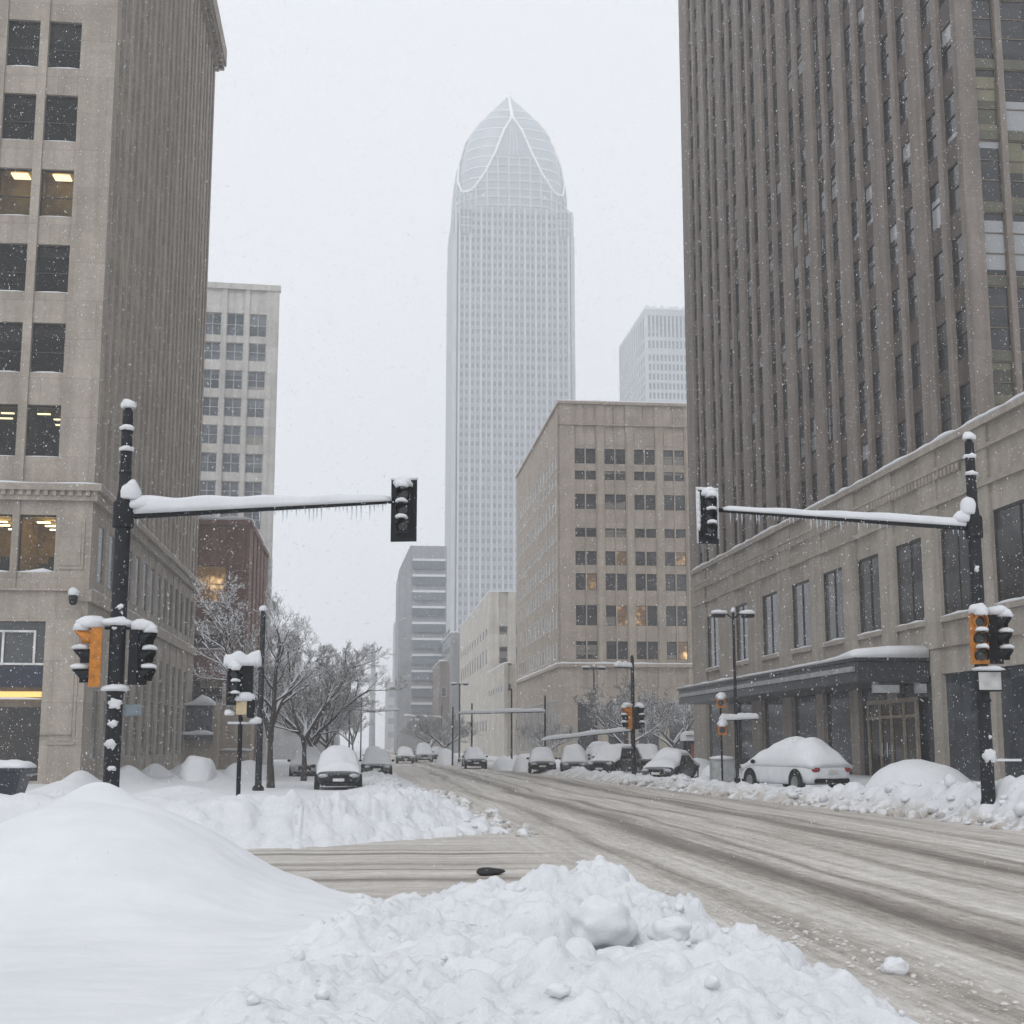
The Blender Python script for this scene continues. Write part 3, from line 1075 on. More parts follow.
# the block behind the front windows is hollow: cut by giving the rooms their own depth in front of the core
lo.grid(TS, math.pi / 2, sbays, tall, 0.17, 'side', G_DARK, F_STONE, fw=0.05)
lo.grid(TS, math.pi / 2, mb2, [(9.5, 12.4)], 0.06, 'side2', G_POD, F_STONE, fw=0.1)
lo.grid(TS, math.pi / 2, mb3, [(1.2, 7.2)], 0.08, 'side3', glass('stone_grey_panes', (0.10, 0.095, 0.085), (0.2, 0.19, 0.17), blinds=0.0), F_STONE, fw=0.12, bars=(0.55,))
lo.finish(100)
for (a, c) in shop[-2:]:
    b = MB(TF)
    b.box(a, c, 0.30, 0.34, 0.3, 3.6)
    b.build('shop_window', G_DARK, lo.t, lo.loc)
    b = MB(TF)
    b.box(a, c, 0.08, 0.3, 4.5, 5.45)
    b.build('sign_band', plain('navy_band', (0.012, 0.016, 0.035), 0.4), lo.t, lo.loc)
    b = MB(TF)
    b.box(a + 0.05, c - 0.05, 0.15, 0.25, 4.05, 4.3)
    b.build('lamp_strip', emit('warm_strip', (1.0, 0.6, 0.18), 0.55), lo.t, lo.loc)
    b = MB(TF)
    b.box(a, c, 0.32, 0.36, 5.55, 7.5)
    w_ = b.build('transom_window', G_POD, lo.t, lo.loc)
    b = MB(TF)
    for u in (c - 0.5, c - 1.9, c - 3.3):
        b.box(u - 0.05, u + 0.05, 0.2, 0.3, 5.6, 7.0)
    b.box(a + 0.1, c - 0.45, 0.2, 0.3, 7.0, 7.1)
    b.box(a + 0.1, c - 0.0, 0.14, 0.3, 5.5, 5.6)
    b.build('white_frame', F_WHITE, lo.t, lo.loc)
    b = MB(TF)
    snowline(b, a, c, 0.08, 0.3, 3.95, 0.12)
    b.build('sill_snow', M_SNOWS, lo.t, lo.loc)

# --- pale concrete block behind it
phi = R(3.9)
pb = Building('pale_concrete_building', 'pale concrete block with a grid of square windows rising behind the brick building', (-9.5, 140, 0))
T = frame(-9.5, 140, phi)
wall = MB()
bays = [(-2.98 - 2.27 * k, -1.2 - 2.27 * k) for k in range(5)][::-1]
bays = [(a, a + 1.78) for a, c in bays]
rows = sorted([(43.0, 45.4), (40.4, 42.3)] + [(37.4 - 2.86 * k, 39.4 - 2.86 * k) for k in range(12)])
lattice(wall, T, -14.5, 0, -0.3, 48, bays, rows, 0.5, 0.18)
wall.M = T
wall.box(-14.5, 0, 0.501, 17, -0.3, 47.6)
wall.box(-14.6, 0.12, -0.12, 0.5, 47.9, 48.5)
wall.M = None
wall.build('wall', M_PALE, pb.t, pb.loc)
pb.grid(T, phi, bays, rows, 0.3, 'pale', G_PALE, F_PALE, cols=2, bars=(0.5,), fw=0.09)
pb.finish(60)

# --- red brick block
bb = Building('brick_building', 'red brick building with snow on its roof behind the bare trees', (-9.4, 112, 0))
T = frame(0, 112, 0)
T2 = frame(-9.4, 0, math.pi / 2)
wall = MB()
bays = [(-20.2, -17.6), (-16.4, -14.9), (-13.75, -11.15)]
rows = [(4.6, 6.9), (9.3, 11.8), (13.0, 15.95)]
lattice(wall, T, -21, -9.4, -0.3, 19.2, bays, rows, 0.4, 0.12)
sb = [(y, y + 1.6) for y in np.arange(115, 131, 4.0)]
lattice(wall, T2, 112.41, 132, -0.3, 19.2, sb, rows, 0.4, 0.12)
wall.box(-20.9, -9.801, 112.401, 131.9, -0.3, 19.0)
wall.box(-21.1, -9.25, 111.85, 112.3, 19.2, 19.6)
wall.M = T2
wall.box(112.31, 132.1, -0.15, 0.3, 19.2, 19.6)
wall.M = T
wall.box(-10.35, -9.9, -0.12, -0.002, -0.3, 19.19)
wall.M = None
wall.build('wall', M_BRICK, bb.t, bb.loc)
b = MB()
snowline(b, -21.1, -9.3, 111.85, 113.5, 19.6, 0.5)
b.M = T2
snowline(b, 112.5, 132, -0.15, 0.8, 19.6, 0.35)
b.build('roof_snow', M_SNOWS, bb.t, bb.loc, smooth=True)
b = MB(T)
for a, c in bays:
    for z0, z1 in rows:
        snowline(b, a - 0.1, c + 0.1, -0.06, 0.25, z0, 0.13)
b.build('sill_snow', M_SNOWS, bb.t, bb.loc)
b = MB()
b.tube([(-9.2, 131, 0), (-9.2, 131, 19)], 0.35, 8)
b.build('drainpipe', plain('pale_pipe', (0.6, 0.6, 0.6)), bb.t, bb.loc)
bb.grid(T, 0, bays, rows, 0.25, 'brick', G_MID, F_BRONZE, cols=2, bars=(0.5,), pick=lambda i, j: ('brick_lit', G_LIT) if (i, j) == (2, 2) else None)
bb.grid(T2, math.pi / 2, sb, rows, 0.25, 'bricks', G_MID, F_BRONZE, cols=2)
bb.finish(40)

# --- low tan annex in front of the brick block
an = thing('low_annex', 'low tan annex with a dark window band and snow roof below the brick building', 'building', (-12.6, 104, 0))
b = MB()
b.box(-14.4, -10.6, 104, 108, -0.3, 4.9)
b.box(-10.6, -8.4, 106, 109, -0.3, 6.4)
b.build('wall', M_TAN, an, (-12.6, 104, 0))
b = MB()
b.box(-14.0, -11.0, 103.2, 103.99, 2.9, 4.7)
b.box(-14.1, -10.9, 103.0, 103.99, 2.3, 2.6)
b.build('awning', plain('slate_awning', (0.06, 0.068, 0.078), 0.5), an, (-12.6, 104, 0))
b = MB()
snowline(b, -14.3, -10.8, 102.9, 105, 4.71, 0.9)
snowline(b, -14.2, -10.8, 102.8, 103.19, 2.61, 0.35)
snowline(b, -10.6, -8.3, 105.7, 106.0, 1.5, 0.2)
b.build('roof_snow', M_SNOWS, an, (-12.6, 104, 0), smooth=True)

# --- brown tower on its grey podium, right
XT, YT, XP = 24.0, 52.1, 22.0
rt = Building('brown_office_tower', 'tall brown office tower with closely set stone piers above a grey podium on the right', (XT, YT, 0))
TT = frame(XT, 0, -math.pi / 2)          # u = -Y
TFR = frame(0, YT, 0)
wall = MB()
ZT = 78.0
bays = []
M_ = (101.2 - 52.6) / 10
for k in range(10):
    y0 = 52.6 + k * M_
    bays += [(-(y0 + 1.42), -y0), (-(y0 + 3.38), -(y0 + 1.96))]
bays.sort()
pitch = 3.15
trow = [(14.4 + pitch * k, 14.4 + pitch * k + 2.1) for k in range(20)]
lattice(wall, TT, -102.2, -YT - 0.51, 12.0, ZT, bays, trow, 0.5, 0.17, 0, 1)
fbay = [(XT + 0.75, XT + 1.72)] + [(XT + 1.98 + 2.5 * k, XT + 1.98 + 2.5 * k + 2.22) for k in range(6)]
frow = [(14.4 + pitch * k, 14.4 + pitch * k + 2.75) for k in range(20)]
lattice(wall, TFR, XT, XT + 17.5, 12.0, ZT, fbay, frow, 0.5, 0.14, 0, 2)
wall.box(XT + 0.501, XT + 17.4, YT + 0.501, 102.1, 12.0, ZT - 0.2)
wall.build('tower_wall', [M_BROWN, M_SPAND, plain('olive_panel', (0.085, 0.082, 0.06), 0.3, 0, 0.3, 0.6)], rt.t, rt.loc)
rt.grid(TT, -math.pi / 2, bays, trow, 0.20, 'tw', G_TOWER, F_DARK, bars=(0.5,), fw=0.05)
rt.grid(TFR, 0, fbay, frow, 0.20, 'tf', G_TOWER, F_BRONZE, bars=(0.36, 0.68), fw=0.05, pick=lambda i, j: ('tfo', G_OLIVE) if j > 5 or (i * 7 + j * 3) % 4 == 0 else None)
# podium
TP = frame(XP, 0, -math.pi / 2)
pc = [88.0, 81.0, 75.1, 69.5, 64.5, 59.7, 55.0, 50.4, 45.2, 39.4]
pw = [3.4, 3.0, 3.3, 3.3, 3.1, 2.9, 3.0, 2.9, 4.0, 4.2]
pbays = sorted([(-(c + w / 2), -(c - w / 2)) for c, w in zip(pc, pw)])
wall = MB()
lattice(wall, TP, -93, -36, 5.6, 13.3, pbays, [(6.75, 10.15)], 0.6, 0.10)
sbay = [(-(c + w / 2 + 0.35), -(c - w / 2 - 0.35)) for c, w in zip(pc, pw)]
sbay.sort()
lattice(wall, TP, -93, -36, -0.3, 5.58, sbay, [(0.35, 4.6)], 0.6, 0.06)
wall.M = TP
wall.box(-93, -36, -0.06, 0.55, 5.585, 5.6)
wall.box(-93.1, -36, -0.10, 0.5, 13.3, 13.55)
wall.box(-93, -36, -0.05, -0.002, 11.1, 11.3)
wall.box(-93, -36, -0.04, -0.002, 12.45, 12.6)
for k in range(120):                      # plain dentils along the frieze
    u = -92.6 + k * 0.36
    wall.box(u, u + 0.18, -0.07, -0.002, 12.1, 12.4)
wall.M = None
wall.box(XP, XT - 0.001, 93.001, 93.6, -0.3, 13.5)
wall.box(XP + 0.601, XT + 17, 36.0, YT - 0.01, -0.3, 13.2)
wall.box(XP + 0.601, XT + 17, YT - 0.009, 92.99, -0.3, 11.99)
wall.box(XP + 0.601, XT - 0.003, YT - 0.009, 92.99, 11.991, 13.2)
wall.box(XP, XT + 17, 35.5, 35.99, -0.3, 13.4)
wall.build('podium_wall', M_PODIUM, rt.t, rt.loc)
b = MB(TP)
snowline(b, -93, -36, -0.1, 0.7, 13.55, 0.22)
for a, c in pbays:
    snowline(b, a - 0.05, c + 0.05, -0.05, 0.12, 6.75, 0.12)
b.build('ledge_snow', M_SNOWS, rt.t, rt.loc, smooth=True)
b = MB(TP)
for a, c in pbays:
    b.box(a - 0.08, c + 0.08, -0.06, 0.095, 6.55, 6.748)
b.each('window_sill', M_PODIUM, rt.t, off=rt.loc)
for a, c in pbays:
    rt.win(TP, -math.pi / 2, a, c, 6.75, 10.15, 0.16, 'pod%d' % int((c - a) * 10), G_POD, F_DARK, cols=2, fw=0.09, split=True, seen=True)
rt.finish(100)
for k, (a, c) in enumerate(sbay):
    door = abs((a + c) / 2 + 57.0) < 4.0
    b = MB(TP)
    b.box(a, c, 0.20, 0.24, 0.35, 4.6)
    o = b.build('storefront_window', G_SHOP, rt.t, rt.loc)
    b = MB(TP)
    for u in np.linspace(a, c, 4):
        b.box(u - 0.05, u + 0.05, 0.13, 0.198, 0.4, 4.55)
    b.box(a + 0.06, c - 0.06, 0.135, 0.197, 3.2, 3.3)
    b.box(a + 0.06, c - 0.06, 0.135, 0.197, 0.42, 1.1)
    b.build('storefront_frame', F_DARK, o)
# entrance, set between two pilasters
eb = MB(TP)
for u in (-60.0, -58.6, -57.3, -55.9, -54.6):
    eb.box(u - 0.09, u + 0.09, -0.12, -0.005, 0.3, 3.8)
for (a, c) in ((-59.91, -58.69), (-58.51, -57.39), (-57.21, -55.99), (-55.81, -54.69)):
    eb.box(a, c, -0.12, -0.005, 3.62, 3.8)
    eb.box(a, c, -0.11, -0.006, 3.0, 3.12)
    eb.box(a, c, -0.11, -0.006, 0.3, 0.5)
ent = eb.build('entrance_frame', plain('tan_bronze', (0.30, 0.25, 0.19), 0.4, 0.3), rt.t, rt.loc)
for (a, c) in ((-59.91, -58.69), (-58.51, -57.39), (-57.21, -55.99), (-55.81, -54.69)):
    b = MB(TP)
    b.box(a, c, -0.06, -0.008, 0.501, 2.999)
    b.box(a, c, -0.06, -0.008, 3.121, 3.619)
    b.each('door_pane', G_DARK, ent)
    x = COL.objects[-1] if False else None
b = MB(TP)
for u in (-58.2, -57.6):
    b.tube([(u, -0.2, 1.4), (u, -0.2, 2.0)], 0.03, 6)
b.each('door_handle', M_CHROME, ent)
for o in [q for q in COL.objects if q.parent == ent]:
    o.location = (-rt.loc[0], -rt.loc[1], 0)
# canopy
cb = MB()
cb.box(19.1, 21.98, 53.3, 85.0, 4.35, 5.15)
cb.box(19.0, 21.98, 53.2, 85.1, 5.152, 5.3)
can = cb.build('canopy', plain('charcoal_canopy', (0.035, 0.04, 0.046), 0.4, 0.2), rt.t, rt.loc, bevel=0.02)
b = MB(Matrix.Translation(tuple(-q for q in rt.loc)) @ frame(0, 0, math.pi / 2))
loops = []
for k in range(60):
    y = 53.15 + k * 32.0 / 59
    q = 0.20 * (0.85 + 0.5 * mnoise.noise(Vector((y * 0.5, 3, 0)))) + 0.30 * math.exp(-((y - 53.4) / 2.2) ** 2)
    q *= 0.6 if k in (0, 59) else 1
    loops.append([(18.92, y, 5.28), (21.97, y, 5.28), (21.97, y, 5.3 + q * 1.1), (20.5, y, 5.32 + q), (19.2, y, 5.3 + q * 0.75), (18.9, y, 5.3 + q * 0.35)])
b.M = Matrix.Translation(tuple(-q for q in rt.loc))
b.loft(loops)
b.build('canopy_snow', M_SNOWS, can, smooth=True)
b = MB(Matrix.Translation(tuple(-q for q in rt.loc)))
b.box(18.98, 19.098, 53.6, 84.8, 4.75, 4.95)
b.box(19.6, 20.6, 52.9, 53.19, 3.9, 4.2)
b.box(21.4, 21.7, 52.9, 53.19, 3.9, 4.25)
b.each('canopy_trim', M_GREYM, can)
b = MB(Matrix.Translation(tuple(-q for q in rt.loc)))
b.box(19.8, 20.0, 53.5, 53.7, 4.2, 4.349)
b.box(21.5, 21.7, 53.5, 53.7, 3.9, 4.349)
b.each('canopy_hanger', M_GREYM, can)

# --- tan mid-rise
mr = Building('tan_stone_building', 'tan stone mid-rise with paired windows, some lit, right of the glass tower', (20.8, 150, 0))
T = frame(0, 150, 0)
T2 = frame(20.8, 0, -math.pi / 2)
wall = MB()
rows = [(11.06, 13.0), (14.7, 16.9), (18.55, 20.4), (21.3, 22.85), (24.4, 25.4), (27.5, 29.2), (30.8, 31.8), (32.6, 34.3)]
bays = []
for k in range(7):
    a = 22.5 + 3.32 * k
    bays += [(a, a + 1.12), (a + 1.24, a + 2.36)]
lattice(wall, T, 20.8, 46, 8.0, 39.3, bays, rows, 0.5, 0.14)
low = [(22.6 + 3.32 * k, 24.8 + 3.32 * k) for k in range(7)]
lattice(wall, T, 20.8, 46, -0.3, 7.99, low, [(1, 6.4)], 0.5, 0.2)
wall.M = T
for k in range(7):
    a = 22.5 + 3.32 * k
    wall.box(a + 2.5, a + 3.2, -0.12, -0.002, 10.6, 36.0)
    wall.box(a + 0.1, a + 2.3, 0.08, 0.138, 34.7, 36.2)
wall.box(20.5, 46, -0.3, 0.45, 10.2, 10.55)
wall.box(20.65, 46, -0.15, 0.45, 36.9, 37.1)
wall.box(20.6, 46.1, -0.2, 0.45, 39.3, 39.6)
wall.M = None
sb = [(-(y + 1.7), -y) for y in np.arange(153, 192, 2.7)]
sb.sort()
srow = rows
lattice(wall, T2, -194.5, -150.51, 8.0, 39.3, sb, srow, 0.5, 0.03)
slow = [(-(y + 1.9), -y) for y in np.arange(152.5, 192, 2.7)]
slow.sort()
lattice(wall, T2, -194.5, -150.51, -0.3, 7.99, slow, [(1, 6.8)], 0.5, 0.03)
wall.M = T2
wall.box(-194.6, -150.46, -0.3, 0.45, 10.2, 10.55)
wall.box(-194.6, -150.46, -0.2, 0.45, 39.3, 39.6)
wall.box(-150.9, -150.2, -0.2, -0.002, 10.56, 38.9)
wall.M = None
wall.box(21.301, 45.9, 150.501, 194.4, -0.3, 39.0)
wall.build('wall', M_TAN, mr.t, mr.loc)
b = MB(T)
snowline(b, 20.5, 46, -0.3, 0.1, 10.55, 0.2)
snowline(b, 20.6, 46, -0.2, 0.4, 39.6, 0.25)
b.M = T2
snowline(b, -194, -150.5, -0.3, 0.1, 10.55, 0.25)
snowline(b, -194, -150.5, -0.2, 0.4, 39.6, 0.25)
b.each('ledge_snow', M_SNOWS, mr.t, off=mr.loc)
LITC = {(3, 1), (4, 1), (1, 2), (7, 3), (3, 3), (7, 0)}
mr.grid(T, 0, bays, rows, 0.3, 'mid', G_MID, F_DARK, fw=0.05, bars=(0.45,), pick=lambda i, j: ('midlit', G_LIT) if (i, j) in LITC else None)
mr.grid(T, 0, low, [(1, 6.4)], 0.35, 'midlow', G_MID, F_DARK, cols=3)
mr.grid(T2, -math.pi / 2, sb, srow, 0.04, 'mids', glass('side_glass_tan', (0.05, 0.047, 0.042), (0.12, 0.11, 0.10), blinds=0.1), F_PALE, fw=0.12)
mr.grid(T2, -math.pi / 2, slow, [(1, 6.8)], 0.04, 'midsl', G_MID, F_PALE, cols=2)
mr.finish(100)

# --- the tall pale tower with the pointed glass crown
TX, TY, HW = 65.4, 620.0, 27.9
kt = Building('pointed_skyscraper', 'very tall pale skyscraper with a pointed ribbed crown fading into the falling snow', (TX, TY + HW, 0))
wall = MB()
def body(mb, hw, ch, z0, z1):
    pts = [(-hw + ch, -hw), (hw - ch, -hw), (hw - ch, -hw + ch), (hw, -hw + ch), (hw, hw - ch), (hw - ch, hw - ch), (hw - ch, hw), (-hw + ch, hw), (-hw + ch, hw - ch), (-hw, hw - ch), (-hw, -hw + ch), (-hw + ch, -hw + ch)]
    mb.prism([(TX + p[0], TY + HW + p[1]) for p in pts], z0, z1, 'xy')
body(wall, HW - 1.2, 5.0, -0.5, 249.5)
tb = []
u = -25.3
for k in range(10):
    tb += [(u, u + 1.95), (u + 2.35, u + 4.3)]
    u += 5.1
tr = [(6 + 4.05 * k, 6 + 4.05 * k + 2.6) for k in range(60)]
for q in range(4):
    Tq = Matrix.Translation((TX, TY + HW, 0)) @ Matrix.Rotation(q * math.pi / 2, 4, 'Z') @ Matrix.Translation((0, -HW, 0))
    lattice(wall, Tq, -26.0, 26.0, 0, 250, tb, tr, 1.2, 0.45, 0, 1)
    wall.M = Tq
    for k in range(11):
        uu = -26.1 + 5.1 * k
        wall.box(uu, uu + 0.9, -0.6, -0.01, 0, 250 if 1 < k < 9 else 237)
    wall.M = None
wall.build('wall', [M_TOWER, stone('blue_grey_spandrel', (0.34, 0.38, 0.42), (4, 4), var=0.06, streak=0.05)], kt.t, kt.loc)  # spandrel colour also paled to stand in for haze
for q in range(4):
    Tq = Matrix.Translation((TX, TY + HW, 0)) @ Matrix.Rotation(q * math.pi / 2, 4, 'Z') @ Matrix.Translation((0, -HW, 0))
    cg = MB(Tq)
    cg.box(-25.4, -20.3, -0.25, -0.02, 236.5, 248.5)
    cg.box(20.3, 25.4, -0.25, -0.02, 236.5, 248.5)
    cg.each('corner_glazing', G_FARW, kt.t, off=kt.loc)
    cg = MB(Tq)
    for sg in (-1, 1):
        for uu in (21.8, 23.7):
            cg.box(sg * uu - 0.2, sg * uu + 0.2, -0.5, -0.26, 236.5, 248.5)
        for z in (240.5, 244.5):
            cg.box(sg * 22.85 - 2.5, sg * 22.85 + 2.5, -0.45, -0.26, z - 0.25, z + 0.25)
    cg.build('glazing_bars', M_TOWER, kt.t, off=kt.loc)
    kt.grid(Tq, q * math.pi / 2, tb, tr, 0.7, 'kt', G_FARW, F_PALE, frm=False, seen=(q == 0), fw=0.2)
kt.finish(100)
# crown: a rounded bullet of glass rings ...
EX = 0.62
def crown_r(z):
    t = min(1.0, max(0.0, (z - 246) / 73.0))
    if t < 0.7:
        return 26.4 * (1 - t ** 2.6) ** 0.72
    return 26.4 * (1 - 0.7 ** 2.6) ** 0.72 * ((1 - t) / 0.3) ** 0.93

def crown_pt(r_, a):
    return (r_ * math.copysign(abs(math.cos(a)) ** EX, math.cos(a)), r_ * math.copysign(abs(math.sin(a)) ** EX, math.sin(a)))

def crown_face(x, z, out=0.0):
    r_ = crown_r(z)
    n_ = 2 / EX
    return -(r_ * max(0.0, 1 - min(1.0, abs(x) / max(r_, 0.01)) ** n_) ** (1 / n_) + out)
cr = MB()
cr.loft([[(p[0], p[1], z) for p in (crown_pt(crown_r(z), 2 * math.pi * k / 48) for k in range(48))] for z in list(np.linspace(244, 296, 22)) + [301, 306, 311, 315, 318.6]])
cro = cr.build('crown', glass('crown_glass', (0.30, 0.34, 0.38), (0.38, 0.42, 0.46), blinds=0, cell=0.05, rough=0.3), kt.t, smooth=True)  # crown colour lightened for the fading by haze
WRIB = plain('white_rib', (0.85, 0.86, 0.87))
rb = MB()
for z in list(np.arange(250, 296, 5.4)) + [301.0, 307.0]:
    rb.tube([(p[0] * 1.004, p[1] * 1.004, z) for p in (crown_pt(crown_r(z), 2 * math.pi * k / 48) for k in range(49))], 0.3, 5)
rb.each('ring', WRIB, cro)
# four gables lean with the crown; their ribs sweep up to the point
gp = [(25.5, 257.5), (18.6, 261.0), (13.7, 268), (8.9, 278.5), (4.4, 291.5), (0.4, 300)]
for q in range(4):
    gab, rib, mul = MB(), MB(), MB()
    Tq = Matrix.Rotation(q * math.pi / 2, 4, 'Z')
    gab.M = rib.M = mul.M = Tq
    def gw(z):
        return float(np.interp(z, [236, 252] + [p[1] for p in gp], [25.3, 25.3] + [p[0] for p in gp]))
    loops = []
    for z in list(np.linspace(249.7, 257, 4)) + [259, 261, 264, 268, 273, 278.5, 285, 291.5, 296, 299.5]:
        w_ = gw(z)
        fr_ = [(w_ * k / 6, crown_face(w_ * k / 6, max(z, 250), 1.0), z) for k in range(-6, 7)]
        bk_ = [(w_ * k / 6, crown_face(w_ * k / 6, max(z, 250), -2.5), z) for k in range(6, -7, -1)]
        loops.append(fr_ + bk_)
    gab.loft(loops)
    g_ = gab.build('gable', plain('gable_panel', (0.28, 0.32, 0.36), 0.4), kt.t)  # gable colour lightened likewise, haze painted in
    for k in range(10):
        xk = -22.9 + 5.1 * k
        zt = 250.0
        while gw(zt + 1) > abs(xk) and zt < 276:
            zt += 1
        mul.tube([(xk, crown_face(xk, max(z, 250), 1.2), z) for z in np.linspace(249.8, zt, 6)], 0.5, 5)
    for z in np.arange(251.5, 277, 4.05):
        w_ = gw(z) - 0.8
        mul.tube([(w_ * j / 8, crown_face(w_ * j / 8, max(z, 250), 1.1), z) for j in range(-8, 9)], 0.5, 5)
    for xk in (-2.2, 0, 2.2):
        mul.tube([(xk, crown_face(xk, 277, 1.2), 277), (xk * 0.4, crown_face(xk * .4, 294, 1.2), 294)], 0.35, 5)
    mul.build('gable_grid', M_TOWER, g_)
    for s_ in (-1, 1):
        rib.tube([(s_ * 26.3, crown_face(25.3, 255) - 1.2, 256.0)] + [(s_ * a, crown_face(a, z, 1.3), z) for a, z in gp] + [(s_ * 0.3, crown_face(0, 308, 0.8), 308), (0, -0.6, 319)], 0.55, 6)
    rib.each('rib', WRIB, kt.t)

# --- other far buildings
def simple_block(name, label, x0, x1, y0, y1, h, wm, gm, bays_f, rows_, bays_s, side='left', spin=0.3, depth=0.8, frm=True, maxn=60, cols=1, lines=False):
    B = Building(name, label, (x0, y0, 0))
    wall = MB()
    T = frame(0, y0, 0)
    lattice(wall, T, x0, x1, -0.5, h, bays_f, rows_, depth, spin)
    xs_ = x0 if side == 'left' else x1
    T2 = frame(xs_, 0, -math.pi / 2 if side == 'left' else math.pi / 2)
    if side == 'left':
        lattice(wall, T2, -y1, -y0 - depth - 0.01, -0.5, h, sorted([(-c, -a) for a, c in bays_s]), rows_, depth, 0.03)
        wall.box(x0 + depth + 0.01, x1 - 0.01, y0 + depth + 0.01, y1 - 0.01, -0.5, h - 0.4)
    ph = -math.pi / 2 if side == 'left' else math.pi / 2
    wall.build('wall', wm, B.t, B.loc)
    b = MB(T)
    snowline(b, x0, x1, 0, 1.2, h, h * 0.01 + 0.15)
    b.M = T2
    snowline(b, -y1, -y0, 0, 1.2, h, h * 0.01 + 0.15)
    if lines:
        b.M = T
        for (z0, z1) in rows_:
            snowline(b, x0 + 1, x1 - 1, 0.1, depth * 0.8, z0, 0.5)
    b.build('roof_snow', M_SNOWS, B.t, B.loc)
    B.grid(T, 0, bays_f, rows_, depth * 0.6, name, gm, F_PALE, cols=cols, fw=0.12)
    B.grid(T2, ph, sorted([(-c, -a) for a, c in bays_s]), rows_, 0.05, name + 's', gm, F_PALE, cols=cols, fw=0.12)
    B.finish(maxn)
    return B

simple_block('glass_office_block', 'pale glass office block peeking above the tan stone building', 114.5, 190, 560, 622, 183.5, M_TOWER, G_FARW,
             [(115.6 + 1.7 * k, 116.8 + 1.7 * k) for k in range(42)], [(120 + 4.1 * k, 122.9 + 4.1 * k) for k in range(11)] + [(166.5, 170), (171.5, 181)], [(563 + 5 * k, 566.5 + 5 * k) for k in range(11)], maxn=40)
# grey block with a sloping top edge
gb = thing('grey_banded_building', 'grey hazy block with white snow bands and a cut corner far down the avenue', 'building', (7.3, 330, 0))
b = MB()
b.prism([(7.3, -0.5), (7.3, 42.7), (9.9, 48.6), (18.6, 48.6), (18.6, -0.5)], 330, 362, 'xz')
b.build('wall', M_DGREY, gb, (7.3, 330, 0))
w_, s_ = MB(), MB()
for k in range(11):
    z = 5.5 + 3.75 * k
    w_.box(10.6, 18.2, 329.4, 329.99, z, z + 1.9)
    s_.box(10.5, 18.3, 329.2, 329.99, z + 1.91, z + 2.45)
w_.build('window_band', G_FARW, gb, (7.3, 330, 0))
s_.build('snow_band', M_SNOWS, gb, (7.3, 330, 0))
simple_block('cream_stone_building', 'cream stone building with a few square windows left of the tan mid-rise', 19.6, 34, 225, 297, 26.4, M_CREAM, G_MID,
             [(21.2, 22.7), (23.9, 24.9), (27, 28.5)], [(4, 6), (14.8, 17.6), (19.4, 20.9)], [(229 + 6 * k, 232 + 6 * k) for k in range(11)], maxn=30)
simple_block('low_cream_wing', 'low cream stone wing with snow ledges in front of the cream building', 19.2, 20.75, 196, 224.4, 13.2, M_CREAM, G_MID,
             [(19.7, 20.3)], [(9.3, 10.4)], [(199 + 4 * k, 201.4 + 4 * k) for k in range(6)], maxn=12)
simple_block('dark_banded_building', 'dark building with banded floors beyond the cream stone building', 17.6, 30, 298, 329, 25.5, M_DGREY, G_MID,
             [(20, 29)], [(3 + 3.6 * k, 5 + 3.6 * k) for k in range(7)], [(300 + 9 * k, 308 + 9 * k) for k in range(3)], maxn=30)
simple_block('brown_slab_building', 'plain brown slab building beside the avenue beyond the dark banded one', 15.4, 17.55, 299, 329, 19.5, stone('brown_slab', (0.22, 0.19, 0.17), (3, 3)), G_MID,
             [(15.9, 17.0)], [(5, 7), (12, 14)], [(302 + 7 * k, 305 + 7 * k) for k in range(4)], maxn=20)
simple_block('low_shop_row', 'low snowy roofed row of shops far down the right side of the avenue', 14.2, 30, 412, 520, 13, M_DGREY, G_MID,
             [(16, 20), (22, 27)], [(2, 5)], [(415 + 10 * k, 421 + 10 * k) for k in range(10)], maxn=20)
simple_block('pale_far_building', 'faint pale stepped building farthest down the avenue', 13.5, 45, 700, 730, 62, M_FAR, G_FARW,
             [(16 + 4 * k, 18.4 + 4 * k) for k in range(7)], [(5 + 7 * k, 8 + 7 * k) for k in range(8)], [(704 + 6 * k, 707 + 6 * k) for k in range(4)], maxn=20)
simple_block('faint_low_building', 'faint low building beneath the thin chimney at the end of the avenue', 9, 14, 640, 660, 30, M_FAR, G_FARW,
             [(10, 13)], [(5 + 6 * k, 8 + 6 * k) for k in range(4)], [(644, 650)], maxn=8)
b = MB()
b.lathe([(1.2, 0), (1.0, 20), (0.8, 34), (0.95, 34.2), (0.95, 35)], (0, 0), 12)
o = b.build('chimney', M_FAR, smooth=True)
o.location = (2.5, 520, -0.3)
tag(o, 'thin pale chimney standing in the haze at the end of the avenue', 'chimney')
b = MB()
b.box(-45, -7.5, 180, 420, -0.5, 7)
for k in range(20):
    b.box(-7.49, -7.3, 183 + 12 * k, 189 + 12 * k, 0.5, 4)
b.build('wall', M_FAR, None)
o = COL.objects['wall.%03d' % 0] if False else bpy.data.objects[max((q.name for q in COL.objects if q.name.startswith('wall') and q.parent is None))]
o.name = 'low_far_building'
tag(o, 'long low building on the left of the avenue behind the street trees', 'building')

